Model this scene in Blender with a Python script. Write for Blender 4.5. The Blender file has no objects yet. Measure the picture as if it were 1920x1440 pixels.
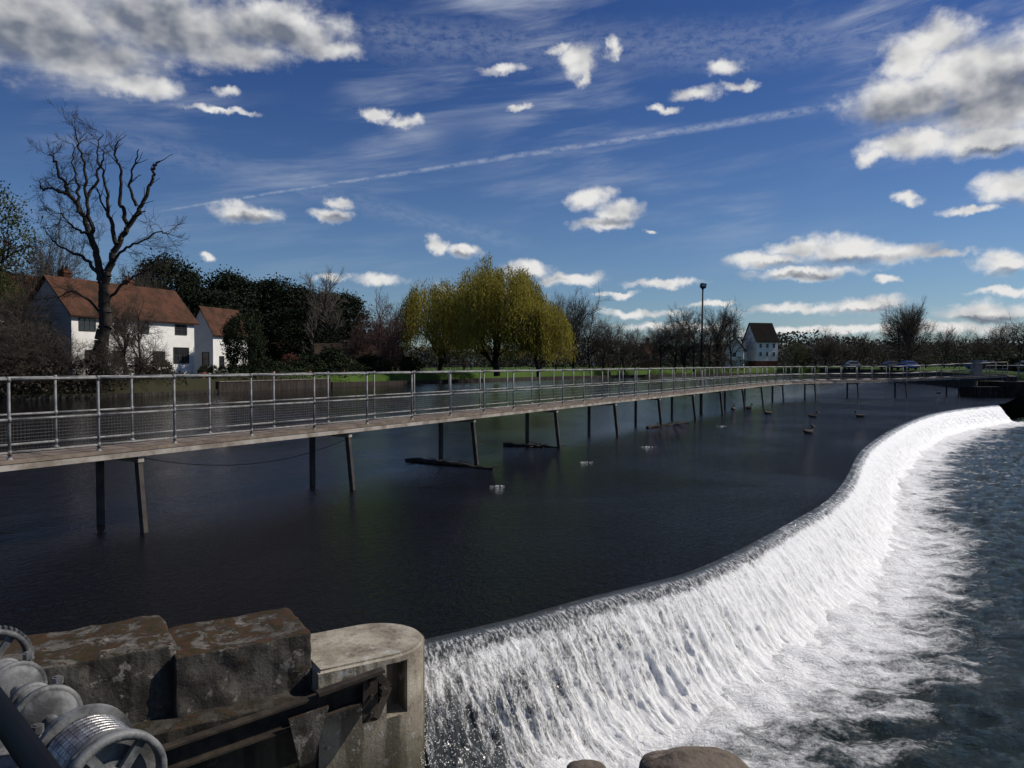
import bpy, bmesh, math, random
import numpy as np
from mathutils import Vector, Matrix
R=math.radians
scene=bpy.context.scene
scene.view_settings.view_transform='Standard'
scene.view_settings.look='None'
scene.view_settings.exposure=0
F=1440.0; HZ=682.0; CZ=2.65
def PX(x,d): return (x-960)/F*d
def PZ(y,d): return CZ+(HZ-y)/F*d

# ------------------------------------------------------------ helpers
def link(o):
    scene.collection.objects.link(o); return o
def mesh_obj(name,verts,faces,mat=None,parent=None,smooth=False):
    me=bpy.data.meshes.new(name)
    if isinstance(verts,np.ndarray) and isinstance(faces,np.ndarray):
        nv=len(verts); nf=len(faces); k=faces.shape[1]
        me.vertices.add(nv); me.vertices.foreach_set('co',verts.astype(np.float32).ravel())
        me.loops.add(nf*k); me.loops.foreach_set('vertex_index',faces.astype(np.int32).ravel())
        me.polygons.add(nf)
        me.polygons.foreach_set('loop_start',np.arange(0,nf*k,k,dtype=np.int32))
        me.polygons.foreach_set('loop_total',np.full(nf,k,dtype=np.int32))
        me.update(calc_edges=True); me.validate()
    else:
        me.from_pydata([tuple(v) for v in verts],[],[tuple(int(i) for i in f) for f in faces]); me.update()
    if smooth: me.polygons.foreach_set('use_smooth',[True]*len(me.polygons))
    if mat: me.materials.append(mat)
    o=bpy.data.objects.new(name,me); link(o)
    if parent: o.parent=parent
    return o
def empty(name,loc=(0,0,0),rz=0,scale=(1,1,1)):
    o=bpy.data.objects.new(name,None); link(o); o.location=loc; o.rotation_euler=(0,0,rz); o.scale=scale
    o.empty_display_size=.3
    return o
def top(o,label,cat,group=None):
    o['label']=label; o['category']=cat
    if group: o['group']=group
    return o
def struct(o,label=None):
    o['kind']='structure'
    o['label']=label or o.name.replace('_',' ')
    o['category']=o.name.split('.')[0].replace('_',' ')
    return o
class MB:
    """mesh builder collecting primitives of one part"""
    def __init__(s): s.v=[];s.f=[]
    def add(s,v,f):
        b=len(s.v); s.v+= [tuple(p) for p in v]; s.f+=[tuple(i+b for i in q) for q in f]; return s
    def box(s,x0,y0,z0,x1,y1,z1):
        v=[(x0,y0,z0),(x1,y0,z0),(x1,y1,z0),(x0,y1,z0),(x0,y0,z1),(x1,y0,z1),(x1,y1,z1),(x0,y1,z1)]
        return s.add(v,[(0,3,2,1),(4,5,6,7),(0,1,5,4),(1,2,6,5),(2,3,7,6),(3,0,4,7)])
    def tube(s,p,q,r,r2=None,n=8,cap=True):
        p=Vector(p);q=Vector(q);r2=r if r2 is None else r2
        d=(q-p).normalized(); a=d.orthogonal().normalized(); b=d.cross(a)
        v=[];f=[]
        for c,rr in((p,r),(q,r2)):
            for i in range(n):
                t=2*math.pi*i/n; v.append(c+a*math.cos(t)*rr+b*math.sin(t)*rr)
        for i in range(n):
            j=(i+1)%n; f.append((i,j,n+j,n+i))
        if cap: f.append(tuple(range(n-1,-1,-1))); f.append(tuple(range(n,2*n)))
        return s.add(v,f)
    def beam(s,p,q,w,h,up=(0,0,1)):
        p=Vector(p);q=Vector(q);d=(q-p).normalized();up=Vector(up)
        a=d.cross(up)
        if a.length<1e-4: a=Vector((1,0,0))
        a.normalize(); b=a.cross(d).normalized()
        v=[]
        for c in(p,q):
            for (i,j) in((-1,-1),(1,-1),(1,1),(-1,1)): v.append(c+a*i*w/2+b*j*h/2)
        return s.add(v,[(0,3,2,1),(4,5,6,7),(0,1,5,4),(1,2,6,5),(2,3,7,6),(3,0,4,7)])
    def lathe(s,p,axis,prof,n=24):
        p=Vector(p);d=Vector(axis).normalized();a=d.orthogonal().normalized();b=d.cross(a)
        v=[];f=[]
        for (t,r) in prof:
            for i in range(n):
                th=2*math.pi*i/n; v.append(p+d*t+a*math.cos(th)*r+b*math.sin(th)*r)
        for k in range(len(prof)-1):
            for i in range(n):
                j=(i+1)%n; f.append((k*n+i,k*n+j,(k+1)*n+j,(k+1)*n+i))
        f.append(tuple(range(n-1,-1,-1))); f.append(tuple(range((len(prof)-1)*n,len(prof)*n)))
        return s.add(v,f)
    def obj(s,name,mat,parent=None,smooth=False):
        return mesh_obj(name,s.v,s.f,mat,parent,smooth)
def fixn(me):
    bm=bmesh.new();bm.from_mesh(me);bmesh.ops.recalc_face_normals(bm,faces=bm.faces[:]);bm.to_mesh(me);bm.free();me.update()
def tubes_np(segs,sides=3):
    S=np.array([[*a,*b,r,q] for a,b,r,q in segs],dtype=float)
    P=S[:,0:3];Q=S[:,3:6];r=S[:,6];q=S[:,7]
    d=Q-P; d/=np.linalg.norm(d,axis=1,keepdims=True)+1e-9
    ref=np.where(np.abs(d[:,2:3])<.9,np.array([[0,0,1.]]),np.array([[1.,0,0]]))
    a=np.cross(d,ref); a/=np.linalg.norm(a,axis=1,keepdims=True); b=np.cross(d,a)
    n=len(S); V=np.zeros((n,2*sides,3))
    for i in range(sides):
        t=2*math.pi*i/sides; o=a*math.cos(t)+b*math.sin(t)
        V[:,i]=P+o*r[:,None]; V[:,sides+i]=Q+o*q[:,None]
    base=(np.arange(n)*2*sides)[:,None]
    fs=[]
    for i in range(sides):
        j=(i+1)%sides; fs.append(np.concatenate([base+i,base+j,base+sides+j,base+sides+i],axis=1))
    return V.reshape(-1,3),np.concatenate(fs,axis=0)
def hashn(ix,iy,seed):
    n=(ix.astype(np.int64)*374761393+iy.astype(np.int64)*668265263+seed*982451653)&0x7fffffff
    n=((n^(n>>13))*1274126177)&0x7fffffff
    return ((n^(n>>16))&0xffff)/65535.0
def vnoise(x,y,seed=0,oct=3):
    out=0;amp=1;tot=0
    for k in range(oct):
        xs=x*(2**k)+17.3*k;ys=y*(2**k)-9.1*k
        ix=np.floor(xs);iy=np.floor(ys);fx=xs-ix;fy=ys-iy
        fx=fx*fx*(3-2*fx);fy=fy*fy*(3-2*fy)
        a=hashn(ix,iy,seed+k);b=hashn(ix+1,iy,seed+k);c=hashn(ix,iy+1,seed+k);d=hashn(ix+1,iy+1,seed+k)
        out=out+amp*((a*(1-fx)+b*fx)*(1-fy)+(c*(1-fx)+d*fx)*fy);tot+=amp;amp*=.5
    return out/tot

# ------------------------------------------------------------ node helpers
class NT:
    def __init__(s,tree): s.t=tree
    def n(s,typ,**kw):
        nd=s.t.nodes.new(typ)
        for k,v in kw.items(): setattr(nd,k,v)
        return nd
    def put(s,sock,v):
        if v is None: return
        if isinstance(v,bpy.types.NodeSocket): s.t.links.new(v,sock)
        else: sock.default_value=v
    def m(s,op,a,b=None,c=None,clamp=False):
        nd=s.n('ShaderNodeMath',operation=op); nd.use_clamp=clamp
        for i,v in enumerate((a,b,c)): s.put(nd.inputs[i],v)
        return nd.outputs[0]
    def vm(s,op,a,b=None,c=None):
        nd=s.n('ShaderNodeVectorMath',operation=op)
        for i,v in enumerate((a,b,c)): s.put(nd.inputs[i],v)
        return nd.outputs['Value'] if op in('LENGTH','DOT_PRODUCT','DISTANCE') else nd.outputs[0]
    def noise(s,vec,scale,detail=4,rough=.55,dist=0):
        nd=s.n('ShaderNodeTexNoise'); s.put(nd.inputs['Vector'],vec)
        nd.inputs['Scale'].default_value=scale;nd.inputs['Detail'].default_value=detail
        nd.inputs['Roughness'].default_value=rough;nd.inputs['Distortion'].default_value=dist
        return nd.outputs['Fac']
    def ss(s,v,a,b,lo=0,hi=1):
        nd=s.n('ShaderNodeMapRange',interpolation_type='SMOOTHSTEP')
        for i,x in enumerate((v,a,b,lo,hi)): s.put(nd.inputs[i],x)
        return nd.outputs[0]
    def mix(s,f,a,b):
        nd=s.n('ShaderNodeMix',data_type='RGBA')
        s.put(nd.inputs[0],f)
        for k,v in((6,a),(7,b)):
            if isinstance(v,tuple) and len(v)==3: v=(*v,1)
            s.put(nd.inputs[k],v)
        return nd.outputs[2]
    def comb(s,x,y,z):
        nd=s.n('ShaderNodeCombineXYZ')
        for i,v in enumerate((x,y,z)): s.put(nd.inputs[i],v)
        return nd.outputs[0]
    def bump(s,h,strength=.5,dist=.02,nrm=None):
        nd=s.n('ShaderNodeBump');nd.inputs['Strength'].default_value=strength;nd.inputs['Distance'].default_value=dist
        s.put(nd.inputs['Height'],h)
        if nrm is not None: s.put(nd.inputs['Normal'],nrm)
        return nd.outputs[0]
def new_mat(name):
    m=bpy.data.materials.new(name);m.use_nodes=True
    t=m.node_tree; N=NT(t); b=t.nodes['Principled BSDF']
    return m,N,b
def mat(name,c1,c2=None,scale=3,rough=.8,metal=0,bump=.3,bdist=.02,detail=5,spec=.3,coord='Object',stretch=(1,1,1)):
    m,N,b=new_mat(name)
    tc=N.n('ShaderNodeTexCoord').outputs[coord]
    v=N.vm('MULTIPLY',tc,stretch)
    f=N.noise(v,scale,detail,.6)
    if c2 is None: c2=tuple(x*.7 for x in c1)
    col=N.mix(N.ss(f,.35,.65),c1,c2)
    N.put(b.inputs['Base Color'],col)
    b.inputs['Roughness'].default_value=rough;b.inputs['Metallic'].default_value=metal
    b.inputs['Specular IOR Level'].default_value=spec
    if bump: N.put(b.inputs['Normal'],N.bump(N.noise(v,scale*4,4,.6),bump,bdist))
    return m
def leaf_mat(name,c1,c2,trans=.25):
    m,N,b=new_mat(name)
    g=N.n('ShaderNodeNewGeometry')
    tc=N.n('ShaderNodeTexCoord').outputs['Object']
    f=N.m('MULTIPLY_ADD',g.outputs['Random Per Island'],.55,N.m('MULTIPLY',N.noise(tc,.6,3),.65))
    col=N.mix(N.ss(f,.25,.95),c1,c2)
    N.put(b.inputs['Base Color'],col); b.inputs['Roughness'].default_value=.7;b.inputs['Specular IOR Level'].default_value=.15
    tr=N.n('ShaderNodeBsdfTranslucent'); N.put(tr.inputs['Color'],col)
    mx=N.n('ShaderNodeMixShader'); mx.inputs[0].default_value=trans
    out=m.node_tree.nodes['Material Output']
    m.node_tree.links.new(b.outputs[0],mx.inputs[1]);m.node_tree.links.new(tr.outputs[0],mx.inputs[2]);m.node_tree.links.new(mx.outputs[0],out.inputs[0])
    return m

# ------------------------------------------------------------ materials
M_steel=mat('galvanised_steel',(.25,.25,.245),(.14,.135,.13),8,.6,.2,.2,.003,spec=.35)
M_beam=mat('weathered_steel_beam',(.42,.38,.33),(.20,.165,.13),2.5,.7,.0,.3,.005)
M_leg=mat('rusty_dark_steel',(.075,.065,.055),(.035,.03,.027),3,.8,.1,.4,.01)
M_plank=mat('weathered_plank',(.24,.19,.145),(.14,.105,.08),4,.85,0,.5,.01)
M_dark=mat('dark_iron',(.03,.028,.026),(.018,.016,.014),6,.6,.3,.3,.004)
M_rust=mat('rusty_iron',(.055,.042,.03),(.025,.02,.016),9,.8,.1,.5,.006)
M_bark=mat('bark',(.055,.045,.037),(.028,.024,.02),3,.9,0,.6,.03,spec=.1)
M_twig=mat('twig',(.095,.08,.064),(.055,.046,.038),1,.9,0,0,spec=.1)
M_twigp=mat('pale_twig',(.17,.15,.12),(.12,.10,.08),1,.9,0,0)
M_twigr=mat('reddish_twig',(.11,.062,.055),(.07,.04,.038),1,.9,0,0)
M_white=mat('white_render',(.82,.80,.75),(.72,.70,.65),.8,.85,0,.1)
M_greyw=mat('grey_board_and_shade',(.36,.36,.36),(.28,.28,.28),.8,.85,0,.1,stretch=(.2,.2,6))  # house gable's shade put into this grey; the cupola is simply grey
M_flint=mat('flint_wall',(.24,.22,.20),(.12,.115,.11),6,.85,0,.5)
M_glass=mat('window_glass',(.02,.022,.026),(.03,.032,.038),1,.08,0,0,spec=.5)
M_frame=mat('white_window_frame',(.7,.7,.68),(.62,.62,.6),2,.6,0,0)
M_fram2=mat('dark_window_frame',(.05,.045,.04),(.04,.035,.03),2,.6,0,0)
M_terra=mat('terracotta',(.42,.17,.09),(.33,.12,.07),6,.8,0,.2)
M_alu=mat('grey_cast_metal',(.21,.21,.205),(.055,.055,.055),13,.6,.05,.8,.003,spec=.35)
M_cable=mat('steel_cable',(.45,.44,.42),(.2,.19,.18),40,.35,.8,.3,.001)
M_bluepaint=mat('dark_blue_paint',(.006,.0065,.010),(.004,.0045,.006),10,.6,0,.2,.001,spec=.12)
M_lamp=mat('lamp_glass',(.25,.27,.3),(.2,.22,.25),3,.15,.2,0)
def roof_mat(name,c1,c2):
    m,N,b=new_mat(name)
    tc=N.n('ShaderNodeTexCoord').outputs['Object']
    br=N.n('ShaderNodeTexBrick');N.put(br.inputs['Vector'],tc)
    br.inputs['Scale'].default_value=3.5;br.inputs['Color1'].default_value=(*c1,1);br.inputs['Color2'].default_value=(*c2,1)
    br.inputs['Mortar'].default_value=(c2[0]*.4,c2[1]*.4,c2[2]*.4,1);br.inputs['Mortar Size'].default_value=.03
    f=N.noise(tc,.9,5,.7)
    c=N.mix(N.ss(f,.36,.66),br.outputs['Color'],(c2[0]*.5,c2[1]*.62,c2[2]*.62))
    N.put(b.inputs['Base Color'],c);b.inputs['Roughness'].default_value=.95;b.inputs['Specular IOR Level'].default_value=.05
    N.put(b.inputs['Normal'],N.bump(N.noise(tc,6,3),.4,.04))
    return m
M_roof=roof_mat('red_clay_tiles',(.15,.070,.046),(.10,.048,.033))
M_roofb=roof_mat('brown_tiles',(.10,.062,.045),(.07,.048,.035))
M_roofd=roof_mat('dark_slate',(.026,.017,.015),(.018,.014,.013))
M_brick=roof_mat('red_brick',(.20,.085,.055),(.14,.06,.04))

def concrete(name,base,dark,moss_amt,lich=.3,mossc=((.060,.030,.015),(.034,.028,.011)),th=.60):
    m,N,b=new_mat(name)
    g=N.n('ShaderNodeNewGeometry'); P=g.outputs['Position']
    sep=N.n('ShaderNodeSeparateXYZ'); N.put(sep.inputs[0],g.outputs['Normal'])
    n1=N.noise(P,3.0,8,.65); n2=N.noise(P,14,6,.7); n3=N.noise(N.vm('ADD',P,(5,3,1)),8,6,.65)
    c=N.mix(N.ss(n1,.38,.62),base,dark)
    c=N.mix(N.m('MULTIPLY',N.ss(n2,.5,.72),.7),c,tuple(x*.4 for x in dark))
    st=N.noise(N.vm('MULTIPLY',P,(7,7,.8)),1.0,5,.6)
    side=N.ss(sep.outputs[2],.7,.3)
    c=N.mix(N.m('MULTIPLY',N.m('MULTIPLY',N.ss(st,.42,.62),.8),side),c,tuple(x*.35 for x in dark))
    c=N.mix(N.m('MULTIPLY',N.ss(n3,.58,.63),lich),c,tuple(min(.5,x*1.7+.03) for x in base))
    n4=N.noise(P,6,9,.75,.5)
    up=N.ss(sep.outputs[2],.3,.85)
    mo=N.ss(N.m('MULTIPLY_ADD',up,.13*moss_amt,n4),th,th+.06)
    mc=N.mix(N.ss(n2,.4,.6),mossc[0],mossc[1])
    c=N.mix(N.m('MULTIPLY',mo,min(1,moss_amt)),c,mc)
    sp3=N.n('ShaderNodeSeparateXYZ');N.put(sp3.inputs[0],P)
    wet=N.m('MULTIPLY',N.ss(N.m('ADD',sp3.outputs[2],N.m('MULTIPLY',n1,.7)),.30,-.35),.8)
    c=N.mix(wet,c,(.035,.033,.016))
    N.put(b.inputs['Base Color'],c);b.inputs['Roughness'].default_value=.92;b.inputs['Specular IOR Level'].default_value=.2
    h=N.m('ADD',N.m('MULTIPLY',n2,.6),N.m('ADD',N.m('MULTIPLY',N.noise(P,45,4,.7),.4),N.m('MULTIPLY',mo,.35)))
    N.put(b.inputs['Normal'],N.bump(h,.8,.02))
    return m
M_conc=concrete('pale_concrete',(.40,.36,.28),(.24,.205,.155),.1,.5)
M_moss=concrete('mossy_concrete',(.12,.108,.09),(.055,.048,.04),1.0,.8,th=.585)
M_wallc=concrete('damp_stone_wall',(.065,.056,.044),(.028,.025,.02),.7,.3)

# ------------------------------------------------------------ camera, sun, world
cam=bpy.data.cameras.new('camera');camo=bpy.data.objects.new('camera',cam);link(camo)
camo.location=(0,0,CZ);PITCH=math.atan(38/F);camo.rotation_euler=(math.pi/2-PITCH,0,0)
cam.lens=27;cam.sensor_width=36;cam.clip_start=.05;cam.clip_end=12000
scene.camera=camo
SUN=Vector((.90,.18,.80)).normalized()
sl=bpy.data.lights.new('sun','SUN');sl.energy=4.0;sl.angle=R(.5);sl.color=(1,.94,.85)
so=bpy.data.objects.new('sun',sl);link(so);so.rotation_euler=SUN.to_track_quat('Z','Y').to_euler()
def azel(x,y):
    v=Vector(((x-960)/F,1,(720-y)/F)); v.rotate(Matrix.Rotation(-PITCH,3,'X'))
    return math.atan2(v.x,v.y),math.atan2(v.z,math.hypot(v.x,v.y))
w=bpy.data.worlds.new('World');scene.world=w;w.use_nodes=True
t=w.node_tree;N=NT(t);bg=t.nodes['Background']
sky=N.n('ShaderNodeTexSky',sky_type='NISHITA');sky.sun_disc=False
sky.sun_elevation=math.asin(SUN.z);sky.sun_rotation=math.atan2(SUN.x,SUN.y)
sky.altitude=0;sky.air_density=1.0;sky.dust_density=.3;sky.ozone_density=3.0
dirv=N.vm('NORMALIZE',N.n('ShaderNodeTexCoord').outputs['Generated'])
sp=N.n('ShaderNodeSeparateXYZ');N.put(sp.inputs[0],dirv)
az=N.m('ARCTAN2',sp.outputs[0],sp.outputs[1]);el=N.m('ARCSINE',sp.outputs[2])
p=N.comb(az,el,0.0)
CL=[(30,30,240,85,0),(150,100,160,50,0),(320,45,210,55,0),(250,160,80,20,.2),(510,50,140,42,.1),(610,92,70,18,.3),(430,100,110,24,.2),
(1765,72,62,38,0),(1712,112,62,44,0),(1830,140,130,62,0),(1700,185,120,42,0),(1860,200,130,60,0),(1950,110,70,70,0),(1640,292,36,16,.3),(1720,268,100,28,.05),(1850,262,120,30,0),
(1085,118,34,26,.25),(1097,145,14,18,.3),(1145,90,13,20,.35),(1055,95,26,8,.35),(1352,128,34,14,.25),(1385,160,36,8,.35),(1305,175,46,11,.3),(1248,205,34,7,.4),(940,128,40,7,.4),(975,200,24,6,.5),
(705,218,26,12,.25),(755,226,30,11,.3),(425,172,28,10,.35),(410,208,74,6,.4),(1105,372,40,20,0),(1160,398,46,21,0),(1135,418,54,13,.1),(1225,435,16,4,.45),
(630,382,26,11,.25),(615,405,34,13,.25),(465,398,64,15,.2),(392,484,24,8,.2),(818,460,21,12,.05),(868,468,32,11,.05),(990,508,46,17,0),(1070,522,66,11,.2),(620,520,28,9,.3),(710,520,50,12,.2),
(1240,532,66,8,.25),(1435,488,70,15,.05),(1500,466,60,16,.05),(1585,468,80,27,0),(1690,476,80,18,.05),(1770,478,56,8,.2),(1510,512,100,11,.15),
(1705,372,27,12,.2),(1890,350,66,27,0),(1815,395,58,8,.25),(1890,492,60,22,0),(1490,580,105,10,.2),(1620,570,82,13,.1),(1668,526,24,7,.2),(1850,585,100,19,.1),(1890,545,80,8,.3),
(1200,585,80,8,.3),(1160,553,44,6,.35),(1330,570,50,6,.35),(1560,618,170,9,.2),(1790,618,150,11,.15),(1260,612,120,8,.3),(560,560,70,6,.4),(900,540,80,8,.3)]
def field(vec,lst):
    cur=None
    for (x,y,rx,ry,k) in lst:
        a,e=azel(x,y); c=math.cos(math.atan((x-960)/F))
        ia=F/rx/c/c; ie=F/ry/c
        L=N.vm('LENGTH',N.vm('MULTIPLY_ADD',vec,(ia,ie,0),(-a*ia,-e*ie,k*1.2)))
        cur=L if cur is None else N.m('MINIMUM',cur,L)
    return cur
wn=N.n('ShaderNodeTexNoise');N.put(wn.inputs['Vector'],p);wn.inputs['Scale'].default_value=30;wn.inputs['Detail'].default_value=7;wn.inputs['Roughness'].default_value=.6
warp=N.vm('MULTIPLY',N.vm('SUBTRACT',wn.outputs['Color'],(.5,.5,.5)),(.056,.030,0))
pw=N.vm('ADD',p,warp)
L=field(pw,CL)
pn=N.vm('MULTIPLY',p,(1,1.35,1))
nA=N.noise(pn,32,9,.60,.1)
dens=N.m('ADD',N.m('MULTIPLY',N.m('SUBTRACT',1.10,L),1.8),N.m('MULTIPLY',N.m('SUBTRACT',nA,.5),2.2))
alpha=N.ss(dens,-.5,1.25)
GR=[(40,70,280,80,0),(320,62,220,60,0),(520,66,130,36,.2),(1740,200,170,38,0),(1870,190,140,52,0),(1600,490,100,12,.1),(1460,497,60,7,.3),(1145,416,56,9,.2),(1895,379,56,11,.1),(1500,517,90,6,.3),(465,406,62,10,.2),(620,411,32,10,.2),(1890,512,50,9,.1),(1000,524,56,7,.3),(870,476,30,5,.3),(1620,582,80,6,.3),(1850,598,96,9,.2),(1850,285,90,9,.3)]
G=field(pw,GR)
gray=N.ss(N.m('ADD',N.m('SUBTRACT',1.0,G),N.m('MULTIPLY',N.m('SUBTRACT',nA,.5),.3)),-.35,.75)
lA=N.noise(pn,16,3,.5);lB=N.noise(N.vm('ADD',pn,(.012,.016,0)),16,3,.5)
rel=N.m('MULTIPLY',N.m('SUBTRACT',lA,lB),1.9)
lit=N.m('ADD',N.m('ADD',.90,rel),N.m('MULTIPLY',gray,-.80),clamp=True)
ccol=N.mix(lit,(2.2,2.5,3.2),(10.6,10.5,10.3))
rot=N.comb(N.m('ADD',N.m('MULTIPLY',az,1.6),N.m('MULTIPLY',el,1.0)),N.m('SUBTRACT',N.m('MULTIPLY',el,12),N.m('MULTIPLY',az,1.5)),0.0)
ci=N.noise(rot,2.2,9,.60,.35)
ci2=N.noise(p,4,2,.5)
cir=N.m('MULTIPLY',N.ss(ci,.42,.80),N.ss(ci2,.34,.60))
cir=N.m('MULTIPLY',cir,N.ss(el,.10,.42,.18,.9))
def trail(pts,wl,wr,amp,deg=2,wob=.003):
    P=[azel(*q) for q in pts]
    k=np.polyfit([q[0] for q in P],[q[1] for q in P],deg)
    e=N.m('MULTIPLY_ADD',N.m('MULTIPLY_ADD',az,float(k[0]),float(k[1])),az,float(k[2]))
    a0,a1=P[0][0],P[-1][0]
    wid=N.ss(az,a0,a1,wl/F,wr/F)
    dd=N.m('DIVIDE',N.m('ABSOLUTE',N.m('SUBTRACT',el,N.m('ADD',e,N.m('MULTIPLY',N.m('SUBTRACT',N.noise(p,30,4),.5),wob)))),wid)
    s=N.ss(dd,1.0,.0,0,1)
    s=N.m('MULTIPLY',s,N.m('MULTIPLY',N.ss(az,a0-.01,a0+.06),N.ss(az,a1+.02,a1-.05)))
    return N.m('MULTIPLY',s,N.m('MULTIPLY',N.ss(N.noise(N.vm('MULTIPLY',p,(1,2,1)),60,4,.7),.25,.65),amp))
t1=trail([(270,402),(500,362),(800,318),(1200,258),(1580,196)],4,11,.45)
t2=trail([(150,235),(420,320),(650,370),(1000,462)],42,26,.15,wob=.008)
t3=trail([(650,60),(1000,85),(1300,90),(1750,50)],60,60,.22,wob=.012)
thin=N.m('MAXIMUM',cir,N.m('MAXIMUM',t1,N.m('MAXIMUM',t2,t3)))
mul=N.n('ShaderNodeMix',data_type='RGBA',blend_type='MULTIPLY');mul.inputs[0].default_value=1
N.put(mul.inputs[6],sky.outputs[0]);N.put(mul.inputs[7],N.mix(N.ss(el,0,.42),(.66,.80,.98,1),(.30,.46,.80,1)))
c1=N.mix(thin,mul.outputs[2],(6.4,7.0,8.2))
c2=N.mix(alpha,c1,ccol)
N.put(bg.inputs['Color'],c2);bg.inputs['Strength'].default_value=.075

# ------------------------------------------------------------ river geometry
crest_px=[(-1.10,7.0),(-.8,7.16),(-.31,7.51),(.22,7.9),(.82,8.42),(1.49,8.92),(2.3,9.55),(3.26,10.66),(4.72,12.6),(6.27,14.8),(7.9,17.7),(10.2,22.2),(12.4,26.0),(16.4,32.3),(21.6,39.6),(26.2,44.8),(31.2,49.2)]
C=np.array(crest_px)
def catmull(P,n):
    out=[];P=np.vstack([2*P[0]-P[1],P,2*P[-1]-P[-2]])
    for i in range(1,len(P)-2):
        for k in range(n):
            t=k/n;a,b,c,d=P[i-1],P[i],P[i+1],P[i+2]
            out.append(.5*((2*b)+(c-a)*t+(2*a-5*b+4*c-d)*t*t+(-a+3*b-3*c+d)*t**3))
    out.append(P[-2]);return np.array(out)
CC=catmull(C,40)
for _ in range(30): CC[1:-1]=.5*CC[1:-1]+.25*(CC[:-2]+CC[2:])
seg=np.linalg.norm(np.diff(CC,axis=0),axis=1);S=np.concatenate([[0],np.cumsum(seg)])
def at_s(s): return np.stack([np.interp(s,S,CC[:,0]),np.interp(s,S,CC[:,1])],-1)
ZL=-1.12
ss_=[0.0]
while ss_[-1]<S[-1]:
    pnt=at_s(ss_[-1]); ss_.append(ss_[-1]+max(.011,.0022*float(np.hypot(*pnt))))
ss_=np.array(ss_[:-1]+[S[-1]])
pc=at_s(ss_);tg=np.gradient(pc,axis=0)
for _ in range(60): tg[1:-1]=.5*tg[1:-1]+.25*(tg[:-2]+tg[2:])
tg/=np.linalg.norm(tg,axis=1,keepdims=True);nr=np.stack([tg[:,1],-tg[:,0]],-1)
prof=np.array([(-.16,0),(-.08,-.003),(-.02,-.014),(.04,-.045),(.10,-.10),(.16,-.17),(.23,-.26),(.32,-.38),(.42,-.54),(.54,-.73),(.68,-.92),(.88,-1.06),(1.15,-1.17)])
tt=np.linspace(0,1,88);pk=np.linspace(0,1,len(prof))
po=np.interp(tt,pk,prof[:,0]);pz=np.interp(tt,pk,prof[:,1])
for _ in range(3): po[1:-1]=.5*po[1:-1]+.25*(po[:-2]+po[2:]);pz[1:-1]=.5*pz[1:-1]+.25*(pz[:-2]+pz[2:])
SS,TT=np.meshgrid(ss_,tt,indexing='ij')
fo=np.clip((TT-.28)/.45,0,1)
SW=SS+.10*(vnoise(SS*3,TT*6,91,3)-.5)
rib=vnoise(SW*9,TT*3.0,3,3)-.5; rib2=vnoise(SW*24,TT*12,7,3)-.5; rib3=vnoise(SS*3.4,TT*5,11,3)-.5
rngf=np.random.default_rng(77);rib4=rngf.random(SS.shape)-.5
rib4[1:-1,1:-1]=(rib4[1:-1,1:-1]*2+rib4[:-2,1:-1]+rib4[2:,1:-1]+rib4[1:-1,:-2]+rib4[1:-1,2:])/6
gate=np.clip((TT-.12)/.2,0,1)
off=fo*(rib*.07+rib2*.08+rib3*.10+rib4*.04)+gate*((vnoise(SW*16,TT*4,21,2)-.5)*.03+(vnoise(SW*32,TT*8,23,2)-.5)*.03)
O=po[None,:]+off*.8; Z=pz[None,:]+off*.5
V=np.stack([pc[:,0][:,None]+nr[:,0][:,None]*O,pc[:,1][:,None]+nr[:,1][:,None]*O,Z],-1)
ns,nt=SS.shape
idx=np.arange(ns*nt).reshape(ns,nt)
Fq=np.stack([idx[:-1,:-1],idx[1:,:-1],idx[1:,1:],idx[:-1,1:]],-1).reshape(-1,4)
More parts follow.
